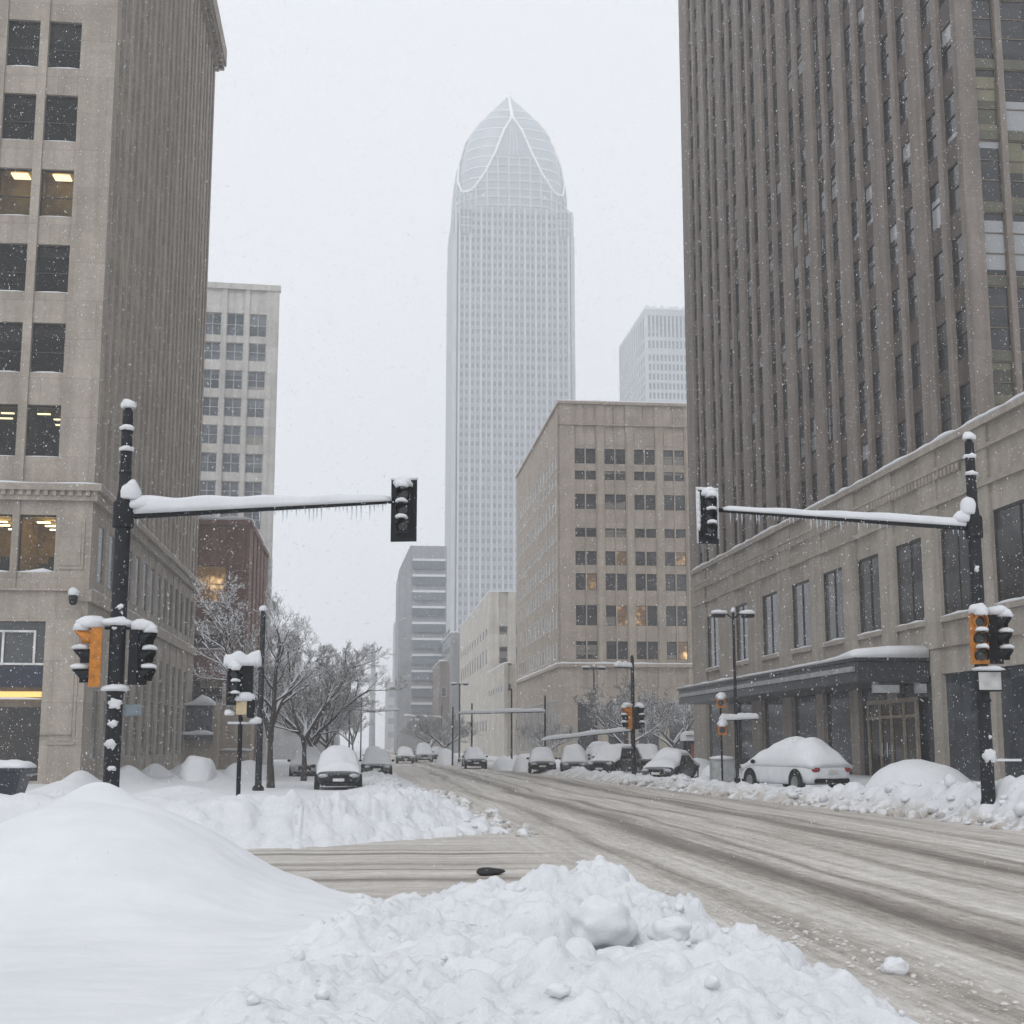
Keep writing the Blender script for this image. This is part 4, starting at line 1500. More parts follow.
# ------------------------------------------------------------------ street furniture
def signal_head(name, label, loc, rotz, housing, n=3, backplate=False, group=None, snowy=True, sz=1.0, whiteback=False):
    """faces local -y"""
    t = thing(name, label, 'traffic signal', loc, rotz, group)
    t.scale = (sz,) * 3
    h = 0.345 * n
    b = MB()
    b.box(-0.17, 0.17, -0.1, 0.1, -h / 2, h / 2)
    for k in range(1, n):
        z = -h / 2 + k * 0.345
        b.box(-0.178, 0.178, -0.104, 0.104, z - 0.012, z + 0.012)
    b.build('housing', housing, t, bevel=0.025)
    if backplate:
        b = MB()
        b.box(-0.285, 0.285, 0.0, 0.02, -h / 2 - 0.16, h / 2 + 0.16)
        b.build('backplate', M_BLACK, t, bevel=0.01)
    for k in range(n):
        z = -h / 2 + 0.1725 + k * 0.345
        b = MB()
        b.disc((0, -0.115, z), 0.105, 'y', 18, 0.014)
        b.build('lens', M_LENS, t)
        b = MB()
        lo_, li = [], []
        for j in range(15):
            a = R(-40 + 260 * j / 14)
            c_, s_ = math.cos(a), math.sin(a)
            ln = 0.15 + 0.13 * max(0.0, s_)
            lo_.append([(0.14 * c_, -0.1, z + 0.14 * s_), (0.14 * c_, -0.1 - ln, z + 0.14 * s_ - 0.01),
                        (0.128 * c_, -0.1 - ln, z + 0.128 * s_ - 0.01), (0.128 * c_, -0.1, z + 0.128 * s_)])
        b.loft(lo_)
        b.build('visor', housing if (k == n - 1 and not backplate) else M_BLACK, t, smooth=False)
    if snowy:
        b = MB()
        b.blob((0, -0.08, h / 2 + 0.06), (0.2, 0.26, 0.15), loc[0], 0.15, 14, 8, 0.45)
        for k in range(n):
            z = -h / 2 + 0.1725 + k * 0.345
            b.blob((0, -0.25, z + 0.165), (0.135, 0.16, 0.07 + 0.05 * (k == n - 1)), loc[0] + k, 0.15, 12, 7, 0.4)
        if backplate:
            e = 0.03 if not whiteback else 0.045
            b.box(-0.3, 0.3, -0.012, 0.03, h / 2 + 0.155, h / 2 + 0.16 + e * 1.6)
            if whiteback:
                b.box(-0.3, -0.265, -0.02, 0.025, -h / 2 - 0.16, h / 2 + 0.15)
                b.box(0.25, 0.292, -0.02, 0.025, -h / 2 - 0.02, h / 2 + 0.15)
                for k in range(6):
                    b.blob((-0.25, -0.03, h / 2 - 0.15 * k), (0.05, 0.03, 0.12), k, 0.2, 8, 6)
        b.each('snow_cap', M_SNOW, t, smooth=True)
    return t

def ridge(mb, p0, p1, w, h, n=24, seed=0, taper=0.0, droop=0.4):
    """snow lying along a bar"""
    p0, p1 = Vector(p0), Vector(p1)
    d = (p1 - p0).normalized()
    s_ = d.cross(Vector((0, 0, 1))).normalized()
    loops = []
    for k in range(n + 1):
        t = k / n
        p = p0.lerp(p1, t)
        q = h * (1 - taper * t) * (0.85 + 0.35 * mnoise.noise(Vector((t * 6 + seed, seed, 0.3))))
        ww = w * (1 + 0.2 * mnoise.noise(Vector((t * 7, seed + 4, 0))))
        if k in (0, n):
            q *= 0.45
            ww *= 0.7
        lp = []
        for j in range(10):
            a = math.pi * j / 9
            lp.append(tuple(p + s_ * (ww * math.cos(a)) + Vector((0, 0, q * math.sin(a) ** 0.75 - droop * w * (abs(math.cos(a)) > 0.9)))))
        loops.append(lp)
    mb.loft(loops)

def mast(name, label, loc, height, arm_dx, arm_z0, arm_z1, r0, r1, snow_h, seed, tip_icicles, group=None, clumps=(), upper=True):
    t = thing(name, label, 'signal mast', loc, 0, group)
    b = MB()
    b.lathe([(r0 * 2.0, -0.3), (r0 * 2.0, 0.06), (r0 * 1.5, 0.1), (r0 * 1.15, 0.5), (r0, 0.6), (r0 * 0.97, arm_z0 + 0.3), (r1 * 1.12, arm_z0 + 0.55), (r1, height - 0.45), (r1 * 0.95, height - 0.1), (r1 * 0.5, height)], (0, 0), 18)
    b.build('pole', M_BLACKF, t, smooth=True)
    b = MB()
    b.lathe([(r0 * 1.25, arm_z0 - 0.28), (r0 * 1.3, arm_z0 - 0.25), (r0 * 1.3, arm_z0 + 0.25), (r0 * 1.05, arm_z0 + 0.3)], (0, 0), 18)
    for z in (3.0, arm_z0 + 0.9, height - 0.95, height - 0.5):
        b.lathe([(r1 * 1.1 if z > arm_z0 else r0 * 1.1, z - 0.04), (r1 * 1.2 if z > arm_z0 else r0 * 1.18, z), (r1 * 1.1 if z > arm_z0 else r0 * 1.1, z + 0.04)], (0, 0), 18)
    b.each('collar', M_BLACK, t)
    b = MB()
    sg = 1 if arm_dx > 0 else -1
    n = 8
    b.tube([(sg * r0 * 0.8 + (arm_dx - sg * r0 * 0.8) * k / n, 0, arm_z0 + (arm_z1 - arm_z0) * k / n) for k in range(n + 1)], [0.10 - 0.045 * k / n for k in range(n + 1)], 12)
    arm = b.build('arm', M_BLACKF, t, smooth=True)
    b = MB()
    ridge(b, (sg * r0 * 1.1, 0, arm_z0 + 0.05), (arm_dx * 0.985, 0, arm_z1 + 0.035), 0.12, snow_h, 40, seed, 0.68)
    b.build('arm_snow', M_SNOW, arm, smooth=True)
    b = MB()
    b.blob((0, 0, height + 0.03), (r1 * 1.4, r1 * 1.4, r1 * 1.45), seed, 0.12, 16, 9, 0.25)
    b.blob((sg * 0.12, 0, arm_z0 + 0.42), (r0 * 1.3, r0 * 1.3, 0.36), seed + 1, 0.1, 16, 9, 0.3)
    b.blob((sg * r0 * 1.6, -0.02, arm_z0 + 0.22), (0.3, 0.15, 0.2), seed + 2, 0.12, 14, 8, 0.5)
    for z in (height - 0.95, height - 0.5):
        b.blob((0, -0.02, z + 0.03), (r1 * 1.35, r1 * 1.4, 0.09), seed + z, 0.2, 14, 7, 0.5)
    for (cx, cz, sx, sz_) in clumps:
        b.blob((cx, -r0 * 0.92, cz), (sx, 0.045, sz_), cx * 9 + cz, 0.35, 14, 8)
    b.each('snow_cap', M_SNOW, t, smooth=True)
    k = 0
    rr = random.Random(seed)
    for (a0, a1, cnt, ln) in tip_icicles:
        for q in range(cnt):
            f = a0 + (a1 - a0) * (q + rr.uniform(-0.3, 0.3)) / max(1, cnt)
            x = arm_dx * f
            z = arm_z0 + (arm_z1 - arm_z0) * f - (0.095 - 0.045 * f)
            l_ = ln * (0.2 + 1.2 * rr.random() ** 1.8)
            b = MB()
            b.tube([(x, 0, z + 0.02), (x + 0.004, 0, z - l_ * 0.5), (x, 0, z - l_)], [0.018, 0.011, 0.002], 6)
            b.build('icicle', M_ICE, arm, smooth=True)
    return t

XL, YL = -5.18, 30.0
lm = mast('signal_mast', 'black signal mast in the left snow drift with a snow loaded arm reaching right', (XL, YL, 0.0), 9.05, 5.75, 6.72, 7.12, 0.17, 0.115, 0.40, 3,
          [(0.03, 0.1, 3, 0.25), (0.5, 0.98, 30, 0.26)], 'black signal masts at the crossing',
          [(0.03, 2.75, 0.13, 0.12), (0.0, 2.33, 0.1, 0.07), (-0.02, 1.92, 0.11, 0.09), (0.02, 1.42, 0.08, 0.05), (0.05, 4.75, 0.06, 0.05), (-.05, 4.3, .05, .04)])
b = MB(Matrix.Translation((0, 0, 0)))
b.blob((0, -0.02, 3.05), (0.30, 0.26, 0.1), 9, 0.2, 14, 7, 0.5)
b.blob((0, -0.03, 4.42), (0.32, 0.26, 0.12), 10, 0.2, 14, 7, 0.5)
b.each('bracket_snow', M_SNOW, lm, smooth=True)
b = MB()
b.box(-0.27, 0.27, -0.04, 0.04, 4.28, 4.34)
b.box(-0.27, 0.27, -0.04, 0.04, 3.0, 3.06)
b.each('bracket', M_BLACK, lm)
b = MB()
b.box(0.2, 0.55, -0.02, 0.01, 2.5, 2.73)
b.build('street_sign', plain('blue_grey_sign', (0.16, 0.2, 0.23), 0.5), lm)
rm = mast('signal_mast', 'black signal mast in the right snow bank with a snow loaded arm reaching left', (15.4, 34.0, 0.0), 9.7, -6.65, 7.40, 7.73, 0.17, 0.12, 0.26, 5,
          [(0.04, 0.1, 3, 0.12), (0.35, 0.97, 34, 0.24)], 'black signal masts at the crossing',
          [(0.0, 1.62, 0.16, 0.16), (0.05, 2.1, 0.05, 0.05), (-.05, 6.3, .06, .08)])
b = MB()
b.box(0.1, 0.9, -0.03, 0.01, 1.5, 1.56)
b.build('snow_bar', M_SNOW, rm)
G = 'signal heads at the crossing'
signal_head('traffic_signal', 'black three lens signal with backplate at the end of the left arm', (0.75, 29.95, 6.9), R(-12), M_BLACK, 3, True, G)
signal_head('traffic_signal', 'snow edged three lens signal with backplate at the end of the right arm', (8.45, 33.95, 7.54), R(10), M_BLACK, 3, True, G, whiteback=True)
signal_head('traffic_signal', 'amber signal seen from the side on the left of the left pole', (XL - 0.44, YL, 3.7), R(-78), M_AMBER, 3, False, G, sz=1.18)
signal_head('traffic_signal', 'black signal turned right on the right of the left pole', (XL + 0.44, YL - 0.03, 3.7), R(62), M_BLACK, 3, False, G, sz=1.1)
signal_head('traffic_signal', 'amber three lens signal facing the camera on the right pole', (15.4 - 0.16, 33.7, 4.52), R(-8), M_AMBER, 3, False, G, sz=1.22)
signal_head('traffic_signal', 'dark signal with snowy visors behind the amber head on the right pole', (15.4 + 0.33, 33.85, 4.52), R(42), M_BLACK, 3, False, G, sz=1.18)
t = thing('pedestrian_signal', 'grey boxed pedestrian signal under the amber head on the right pole', 'pedestrian signal', (15.42, 33.68, 3.47))
b = MB()
b.box(-0.33, 0.33, -0.08, 0.1, -0.26, 0.26)
b.build('housing', M_BLACK, t, bevel=0.03)
b = MB()
b.box(-0.29, 0.29, -0.1, -0.078, -0.22, 0.22)
b.build('back_panel', plain('silver_panel', (0.42, 0.42, 0.41), 0.5), t, bevel=0.03)
b = MB()
b.blob((0, 0, 0.3), (0.4, 0.24, 0.09), 4, 0.15, 16, 7, 0.5)
b.each('snow_cap', M_SNOW, t, smooth=True)

# pedestrian signal post, left corner
PX, PY = -3.03, 35.0
t = thing('signal_post', 'slim black post carrying a small signal under a thick snow cap, left of the tree', 'signal post', (PX, PY, 0))
b = MB()
b.lathe([(0.11, -0.3), (0.10, 0.15), (0.055, 0.2), (0.055, 3.9), (0.03, 3.95)], (0, 0), 12)
b.build('pole', M_BLACK, t, smooth=True)
b = MB()
b.box(0.0, 0.28, -0.1, 0.1, 2.95, 3.85)
b.build('back_box', M_BLACK, t, bevel=0.02)
b = MB()
b.box(-0.1, 0.16, -0.22, -0.11, 2.62, 2.98)
b.build('tan_sign', plain('tan_plate', (0.5, 0.4, 0.25), 0.6), t, bevel=0.03)
b = MB()
b.box(0.16, 0.34, -0.2, 0.05, 2.55, 3.0)
b.build('side_box', M_BLACK, t, bevel=0.04)
b = MB()
ridge(b, (-0.44, 0, 3.9), (0.46, 0, 3.9), 0.22, 0.28, 24, 2)
b.blob((0.08, -0.12, 3.03), (0.26, 0.2, 0.15), 2, 0.15, 14, 7, 0.5)
b.blob((-0.26, -0.08, 2.66), (0.13, 0.12, 0.10), 5, 0.2, flat=0.5)
b.blob((0.36, -0.05, 2.47), (0.17, 0.14, 0.11), 6, 0.2, flat=0.5)
b.box(-0.3, 0.4, -0.05, 0.03, 2.40, 2.46)
b.each('snow_cap', M_SNOW, t, smooth=True)
signal_head('traffic_signal', 'small black signal on the slim post left of the tree', (PX - 0.2, PY - 0.08, 3.3), R(20), M_BLACK, 3, False, G, sz=0.85)

def lamp_post(name, label, loc, h, kind='plain', group=None, r=0.08):
    t = thing(name, label, 'lamp post' if kind != 'plain' else 'pole', loc, 0, group)
    b = MB()
    b.lathe([(r * 1.7, -0.3), (r * 1.7, 0.3), (r, 0.4), (r * 0.7, h), (r * 0.4, h + 0.08)], (0, 0), 12)
    b.build('pole', M_BLACKF, t, smooth=True)
    s_ = MB()
    if kind == 'twin':
        for sg in (-1, 1):
            b = MB()
            b.tube([(0, 0, h - 0.25), (sg * 0.3, 0, h - 0.05), (sg * 0.55, 0, h - 0.08)], 0.035, 6)
            b.box(sg * 0.4, sg * 0.95, -0.14, 0.14, h - 0.2, h - 0.06)
            b.build('lamp_head', M_BLACK, t)
            s_.blob((sg * 0.66, 0, h + 0.02), (0.38, 0.2, 0.13), sg + loc[0], 0.15, 12, 7, 0.5)
    s_.blob((0, 0, h + 0.1), (r * 1.3, r * 1.3, 0.16), loc[0], 0.1, 10, 7, 0.4)
    s_.each('snow_cap', M_SNOW, t, smooth=True)
    return t
lamp_post('tall_pole', 'tall thin black pole standing against the nearest street tree', (-4.02, 55, 0.0), 7.0, 'plain', r=0.13)
lp = lamp_post('street_lamp', 'black twin headed street lamp before the grey podium left of the white car', (16.5, 62, 0.1), 7.7, 'twin', r=0.085)
b = MB()
b.tube([(-0.65, 0, 2.9), (0.95, 0, 2.98)], 0.05, 8)
bar = b.build('sign_arm', M_BLACK, lp, smooth=True)
b = MB()
ridge(b, (-0.75, 0, 2.93), (1.05, 0, 3.03), 0.16, 0.26, 14, 8)
b.build('arm_snow', M_SNOW, bar, smooth=True)
signal_head('small_signal', 'upper small amber signal beside the twin street lamp', (15.85, 62, 3.75), R(-15), M_AMBER, 1, False, 'small signals by the street lamp', sz=1.25)
signal_head('small_signal', 'lower small amber signal beside the twin street lamp', (15.88, 62, 2.55), R(-15), M_AMBER, 1, False, 'small signals by the street lamp', sz=1.25)
b = MB()
b.tube([(15.87, 62.2, 0), (15.87, 62.2, 4.0)], 0.045, 8)
o = b.build('small_signal_post', M_BLACK, off=(15.87, 62.2, 0), smooth=True)
o.location = (15.87, 62.2, 0)
tag(o, 'thin post holding the two small amber signals', 'pole')
def cabinet(loc):
    t = thing('utility_cabinet', 'grey snow topped utility cabinet near the foot of the twin street lamp', 'cabinet', loc)
    b = MB()
    b.box(-0.52, 0.52, -0.3, 0.3, 0, 1.05)
    b.build('body', M_GREYM, t, bevel=0.04)
    b = MB()
    b.box(-0.45, 0.45, -0.315, -0.301, 0.1, 0.95)
    b.build('door', plain('cabinet_door', (0.38, 0.39, 0.39), 0.5), t)
    b = MB()
    b.blob((0, 0, 1.1), (0.58, 0.36, 0.14), 3, 0.1, 14, 7, 0.4)
    b.each('snow_cap', M_SNOW, t, smooth=True)
cabinet((16.2, 63.5, 0.2))

# dumpster left
t = thing('dumpster', 'dark blue dumpster under a thick snow lid at the left edge', 'dumpster', (-11.0, 43.5, 0.12))
b = MB()
b.loft([[(-1.05, -0.55, 0.1), (0.8, -0.55, 0.1), (0.8, 0.6, 0.1), (-1.05, 0.6, 0.1)], [(-1.1, -0.75, 1.0), (1.05, -0.75, 1.0), (1.05, 0.7, 1.0), (-1.1, 0.7, 1.0)],
        [(-1.15, -0.8, 1.02), (1.12, -0.8, 1.02), (1.12, 0.74, 1.02), (-1.15, 0.74, 1.02)], [(-1.15, -0.8, 1.12), (1.12, -0.8, 1.12), (1.12, 0.74, 1.12), (-1.15, 0.74, 1.12)]])
b.build('body', plain('navy_steel', (0.02, 0.024, 0.034), 0.5, 0.1, 0.3, 4, frost=0.03), t, bevel=0.02)
b = MB()
for x in (-0.9, 0.6):
    b.disc((x, -0.5, 0.08), 0.1, 'x', 10, 0.06)
b.each('wheel', M_RUBBER, t)
b = MB()
b.tube([(1.12, -0.4, 0.9), (1.26, -0.4, 0.92), (1.26, 0.3, 0.92), (1.12, 0.3, 0.9)], 0.03, 6)
b.build('handle', M_GREYM, t)
b = MB()
ridge(b, (-1.25, -0.05, 1.13), (1.2, -0.05, 1.13), 0.8, 0.26, 16, 4, droop=0.02)
b.each('snow_cap', M_SNOW, t, smooth=True)
# wall camera
t = thing('security_camera', 'small snow capped security camera on the limestone corner', 'security camera', (-13.37, 65.85, 8.55))
b = MB()
b.box(-0.06, 0.06, -0.35, 0.14, 0.1, 0.18)
b.build('bracket', M_BLACK, t)
b = MB()
b.lathe([(0.02, -0.38), (0.16, -0.3), (0.2, -0.1), (0.2, 0.1)], (0, -0.4), 14)
b.build('dome', M_BLACK, t, smooth=True)
b = MB()
b.blob((0, -0.4, 0.2), (0.25, 0.25, 0.28), 3, 0.1, 14, 8, 0.4)
b.each('snow_cap', M_SNOW, t, smooth=True)

# dark object by the tip of the pile, dark grate left
b = MB()
b.blob((0, 0, 0), (0.2, 0.14, 0.07), 5, 0.15, 14, 8)
o = b.build('rubber_block', M_RUBBER, smooth=True)
o.location = (1.86, 21.2, 0.05)
tag(o, 'small black object lying in the cross street just beyond the foreground snow pile', 'debris')
b = MB()
b.box(-0.2, 0.2, -0.12, 0.12, -0.05, 0.07)
o = b.build('dark_box', M_RUBBER, bevel=0.03)
o.location = (-5.9, 23.6, 0.02)
tag(o, 'small dark box lying in the snow at the far left edge', 'debris')

# far masts and poles
FG = 'far poles along the avenue'
def far_pole(label, loc, h, arm=None, sig=0, r=0.09):
    t = thing('far_signal_pole' if arm else 'far_pole', label, 'pole', loc, 0, FG)
    b = MB()
    b.lathe([(r * 1.4, -0.3), (r, 0.3), (r * 0.8, h), (r * 0.4, h + 0.06)], (0, 0), 10)
    b.build('pole', M_BLACKF, t, smooth=True)
    if arm:
        dx, z0, z1 = arm
        b = MB()
        b.tube([(0, 0, z0), (dx, 0, z1)], [0.08, 0.05], 8)
        a = b.build('arm', M_BLACKF, t, smooth=True)
        b = MB()
        ridge(b, (0, 0, z0 + 0.05), (dx, 0, z1 + 0.04), 0.14, 0.28, 20, loc[0])
        b.build('arm_snow', M_SNOW, a, smooth=True)
    return t
far_pole('far signal mast with a long snowy arm reaching left over the avenue', (14.0, 110, 0.1), 5.6, (-6.8, 4.4, 4.2))
far_pole('far signal mast with a low arm just left of the amber signal pole', (18.4, 97, 0.0), 3.7, (-6.3, 2.9, 2.2), r=0.1)
far_pole('plain pole between the far masts before the cream building', (12.6, 122, 0), 6.7)
far_pole('thin far pole left of the cream building', (8.3, 135, 0), 5.5)
far_pole('thin far pole before the dark banded building', (9.6, 128, 0), 5.6)
far_pole('black pole carrying an amber signal before the tan stone building', (14.5, 76, 0.1), 6.6, (-1.0, 6.0, 6.05), r=0.12)
signal_head('traffic_signal', 'amber side of the far signal before the tan stone building', (14.25, 75.9, 3.35), R(-70), M_AMBER, 3, False, G, sz=1.15)
signal_head('traffic_signal', 'dark far signal beside the amber one before the tan stone building', (14.75, 75.9, 3.35), R(40), M_BLACK, 3, False, G, sz=1.15)
lamp_post('street_lamp', 'far twin headed street lamp before the tan stone building', (19.2, 118, 0.0), 8.4, 'twin', r=0.09)
far_pole('distant signal mast with a short arm left of the avenue', (-0.5, 170, 0), 7.5, (4.5, 5.8, 6.0))
far_pole('distant signal mast with a short arm right of the avenue before the brown slab', (11.0, 205, 0), 7.5, (-5.5, 5.8, 6.0))
lamp_post('street_lamp', 'distant twin headed lamp on the left beyond the street trees', (-1.6, 145, 0), 8.5, 'twin', r=0.09)
lamp_post('street_lamp', 'distant twin headed lamp before the cream stone building', (10.6, 160, 0), 8.8, 'twin', r=0.1)
# bus shelter
t = thing('bus_shelter', 'snow roofed bus shelter left of the grey podium with a red poster', 'bus shelter', (24.2, 100, 0.0))
b = MB()
for x in (-1.1, 1.1):
    for y in (0, 1.4):
        b.box(x - 0.05, x + 0.05, y - 0.05, y + 0.05, -0.2, 2.5)
b.each('post', M_BLACK, t)
b = MB()
b.box(-1.3, 1.3, -0.3, 1.7, 2.5, 2.62)
b.build('roof', M_GREYM, t)
b = MB()
b.box(-1.04, 1.04, 1.38, 1.41, 0.3, 2.4)
b.build('rear_pane', G_POD, t)
b = MB()
b.box(-0.9, 0.5, 0.2, 0.26, 0.5, 2.0)
b.build('poster', plain('red_poster', (0.28, 0.09, 0.07), 0.6, 0, 0.6, 2), t)
b = MB()
ridge(b, (-1.4, 0.7, 2.61), (1.4, 0.7, 2.61), 1.05, 0.34, 10, 3)
b.build('roof_snow', M_SNOW, t, smooth=True)

# ------------------------------------------------------------------ cars
TYPES = {
    # length, half width, belt, roof, windscreen base, roof front, roof rear, rear window base (from the middle, forward +), hood height
    'sedan': (4.7, 0.90, 0.92, 1.45, 1.05, 0.25, -0.95, -1.75, 0.90),
    'snowed_sedan': (4.7, 0.90, 0.92, 1.45, 1.35, 0.45, -1.30, -2.05, 0.90),
    'hatch': (4.2, 0.88, 0.95, 1.52, 1.05, 0.35, -1.35, -1.95, 0.93),
    'suv': (4.7, 0.95, 1.08, 1.78, 1.15, 0.55, -1.9, -2.25, 1.05),
}
PAINT = {
    'black': plain('car_paint_black', (0.014, 0.015, 0.018), 0.25, 0.1, 0.2),
    'grey': plain('car_paint_grey', (0.075, 0.08, 0.088), 0.3, 0.2, 0.2),
    'silver': plain('car_paint_silver', (0.34, 0.35, 0.37), 0.3, 0.4, 0.1),
    'white': plain('car_paint_white', (0.62, 0.64, 0.66), 0.4, 0, 0.08),
    'blue': plain('car_paint_blue', (0.03, 0.045, 0.075), 0.3, 0.2, 0.2),
}
CARG = 'snow covered cars parked along the avenue'

def car(label, loc, rotz, kind='sedan', paint='black', snow=0.22, full=False, frontsnow=False):
    Ln, hw, belt, roof, wb, rf, rr_, rb_, hood = TYPES[kind]
    t = thing('parked_car', label, 'car', loc, rotz, CARG)
    pm = PAINT[paint]
    h = Ln / 2
    b = MB()
    loops = []
    for y, k, zb, zt in ((-h, 0.80, 0.42, belt - 0.16), (-h + 0.10, 0.90, 0.30, belt - 0.03), (-h + 0.5, 0.985, 0.24, belt + 0.01), (-0.8, 1.0, 0.22, belt), (0.4, 1.0, 0.22, belt),
                         (wb, 1.0, 0.22, belt - 0.01), (h - 0.65, 0.97, 0.24, hood - 0.06), (h - 0.15, 0.88, 0.28, hood - 0.17), (h, 0.74, 0.36, hood - 0.30)):
        w = hw * k
        lp = [(w * 0.88, zb), (w * 0.98, zb + 0.12), (w, zb + 0.33), (w * 0.985, zt - 0.13), (w * 0.93, zt - 0.02), (w * 0.6, zt + 0.02)]
        lp = lp + [(-a, c) for a, c in lp[::-1]]
        loops.append([(a, y, c) for a, c in lp])
    b.loft(loops)
    b.build('body', pm, t, smooth=True, subsurf=1)
    # greenhouse
    def sec(z):
        k = (z - belt) / (roof - belt)
        return (hw * (0.90 - 0.18 * k), rb_ + (rr_ - rb_) * k, wb + (rf - wb) * k)
    b = MB()
    lps = []
    for z in (belt - 0.05, belt + (roof - belt) * 0.5, roof - 0.06, roof):
        w, y0, y1 = sec(z)
        if z == roof:
            w *= 0.86; y0 += 0.15; y1 -= 0.15
        lps.append([(-w, y0 + 0.05, z), (-w * 0.7, y0, z), (w * 0.7, y0, z), (w, y0 + 0.05, z), (w, y1 - 0.05, z), (w * 0.7, y1, z), (-w * 0.7, y1, z), (-w, y1 - 0.05, z)])
    b.loft(lps)
    b.build('roof', pm, t, smooth=False, bevel=0.03)
    za, zc = belt + 0.05, roof - 0.10
    wa, ya0, ya1 = sec(za)
    wc, yc0, yc1 = sec(zc)
    for sg in (-1, 1):
        for (f0, f1) in ((0.08, 0.47), (0.53, 0.92)):
            q = [(ya0 + (ya1 - ya0) * f0, za), (ya0 + (ya1 - ya0) * f1, za), (yc0 + (yc1 - yc0) * f1, zc), (yc0 + (yc1 - yc0) * f0, zc)]
            b = MB()
            o1 = [(sg * (wa + 0.012 if z == za else wc + 0.012), y, z) for y, z in q]
            o2 = [(sg * (wa - 0.03 if z == za else wc - 0.03), y, z) for y, z in q]
            b.loft([o1, o2])
            b.build('side_window', M_CGLASS, t)
        b = MB()
        b.blob((sg * (hw + 0.08), wb - 0.25, belt + 0.06), (0.1, 0.06, 0.075), 1, 0.05, 10, 6)
        b.build('mirror', M_BLACK, t, smooth=True)
    for nm, y_a, y_c, d in (('windscreen', ya1, yc1, 0.012), ('rear_window', ya0, yc0, -0.012)):
        b = MB()
        o1 = [(-wa * 0.86, y_a + d, za), (wa * 0.86, y_a + d, za), (wc * 0.84, y_c + d, zc), (-wc * 0.84, y_c + d, zc)]
        b.loft([o1, [(p[0], p[1] - d * 4, p[2]) for p in o1]])
        b.build(nm, M_CGLASS, t)
    for sx in (-1, 1):
        for y in (h - 0.92, -h + 0.95):
            b = MB()
            b.disc((sx * (hw - 0.19) if sx > 0 else -hw - 0.02, y, 0.33), 0.33, 'x', 20, 0.21)
            w_ = b.build('wheel', M_RUBBER, t)
            b = MB()
            b.disc((sx * (hw + 0.02) if sx > 0 else -hw - 0.035, y, 0.33), 0.2, 'x', 12, 0.015)
            b.build('rim', M_RIM, w_)
            b = MB()
            b.disc((sx * (hw + 0.004) if sx > 0 else -hw - 0.010, y, 0.36), 0.41, 'x', 20, 0.006)
            b.build('wheel_arch', M_BLACK, t)
        b = MB()
        b.blob((sx * hw * 0.66, h - 0.10, hood - 0.27), (0.2, 0.13, 0.085), 3, 0.04, 12, 7)
        b.build('headlight', M_HEADL, t, smooth=True)
        b = MB()
        b.blob((sx * hw * 0.72, -h + 0.08, belt - 0.18), (0.17, 0.1, 0.09), 3, 0.04, 12, 7)
        b.build('tail_light', M_TAIL, t, smooth=True)
    b = MB()
    b.box(-hw * 0.42, hw * 0.42, h - 0.12, h + 0.025, hood - 0.46, hood - 0.22)
    b.build('grille', M_BLACK, t, bevel=0.03)
    b = MB()
    b.box(-0.22, 0.22, h - 0.05, h + 0.045, 0.42, 0.53)
    b.build('front_plate', M_PLATE, t)
    b = MB()
    b.box(-0.2, 0.2, -h - 0.03, -h + 0.05, 0.62, 0.74)
    b.build('rear_plate', M_PLATE, t)
    b = MB()
    b.box(-hw * 0.74, hw * 0.74, h - 0.15, h + 0.02, 0.24, 0.38)
    b.box(-hw * 0.78, hw * 0.78, -h - 0.015, -h + 0.15, 0.30, 0.46)
    b.each('bumper', M_BLACK, t, bevel=0.04)
    # snow blanket
    prof_y = [-h + 0.02, -h + 0.2, rb_, rr_, rf, wb, h - 0.75, h - 0.42 if not full else h - 0.26]
    prof_z = [belt - 0.06, belt, belt, roof, roof, belt - 0.01, hood - 0.05, hood - 0.17]
    if full:
        prof_z[2] += 0.1
        prof_z[5] += 0.1
    b = MB()
    rows_t, rows_b = [], []
    ny_, nx_ = 34, 17
    sd_ = loc[0] * 1.7 + loc[1]
    for j in range(ny_):
        y = prof_y[0] + (prof_y[-1] - prof_y[0]) * j / (ny_ - 1)
        zt = float(np.interp(y, prof_y, prof_z))
        zs = float(np.mean([np.interp(y + d_, prof_y, prof_z) for d_ in (-0.25, -0.12, 0, 0.12, 0.25)]))
        kc = max(0.0, min(1.0, (zt - belt) / (roof - belt)))
        w = hw * (0.93 - (0.16 if not full else -0.03) * kc)
        e = min(1.0, min(j, ny_ - 1 - j) / 3.0)
        ta, tb_ = [], []
        for i in range(nx_):
            s_ = -1 + 2 * i / (nx_ - 1)
            ex = 1 - abs(s_) ** (3.4 if not full else 2.6)
            th_ = snow * (0.3 + 0.7 * e) * (0.25 + 0.75 * max(0, ex)) * (1 + 0.55 * mnoise.noise(Vector((s_ * 1.3 + sd_, y * 1.1, sd_))))
            if full:
                zz = belt - 0.08 + (max(zs, zt) - belt + 0.08) * max(0.0, 1 - abs(s_) ** 3.2)
            else:
                zz = max(zt, zs) - 0.05 * abs(s_) ** 4
            ta.append((s_ * w * (1.02 if not full else 1.06), y, zz + th_))
            tb_.append((s_ * w * 0.97, y, (zt if not full else min(zt, zz)) - 0.06 * abs(s_) ** 2 - 0.02))
        rows_t.append(ta)
        rows_b.append(tb_[::-1])
    b.loft([rows_t[j] + rows_b[j] for j in range(ny_)])
    b.build('snow_cover', M_SNOWS, t, smooth=True)
    if frontsnow:
        b = MB()
        for k in range(10):
            b.blob((rng.uniform(-hw, hw), h + rng.uniform(-0.1, 0.2), rng.uniform(0.05, 0.25)), (0.35, 0.25, 0.2), k, 0.2, 10, 6)
        b.build('packed_snow', M_SNOW, t, smooth=True)
    return t

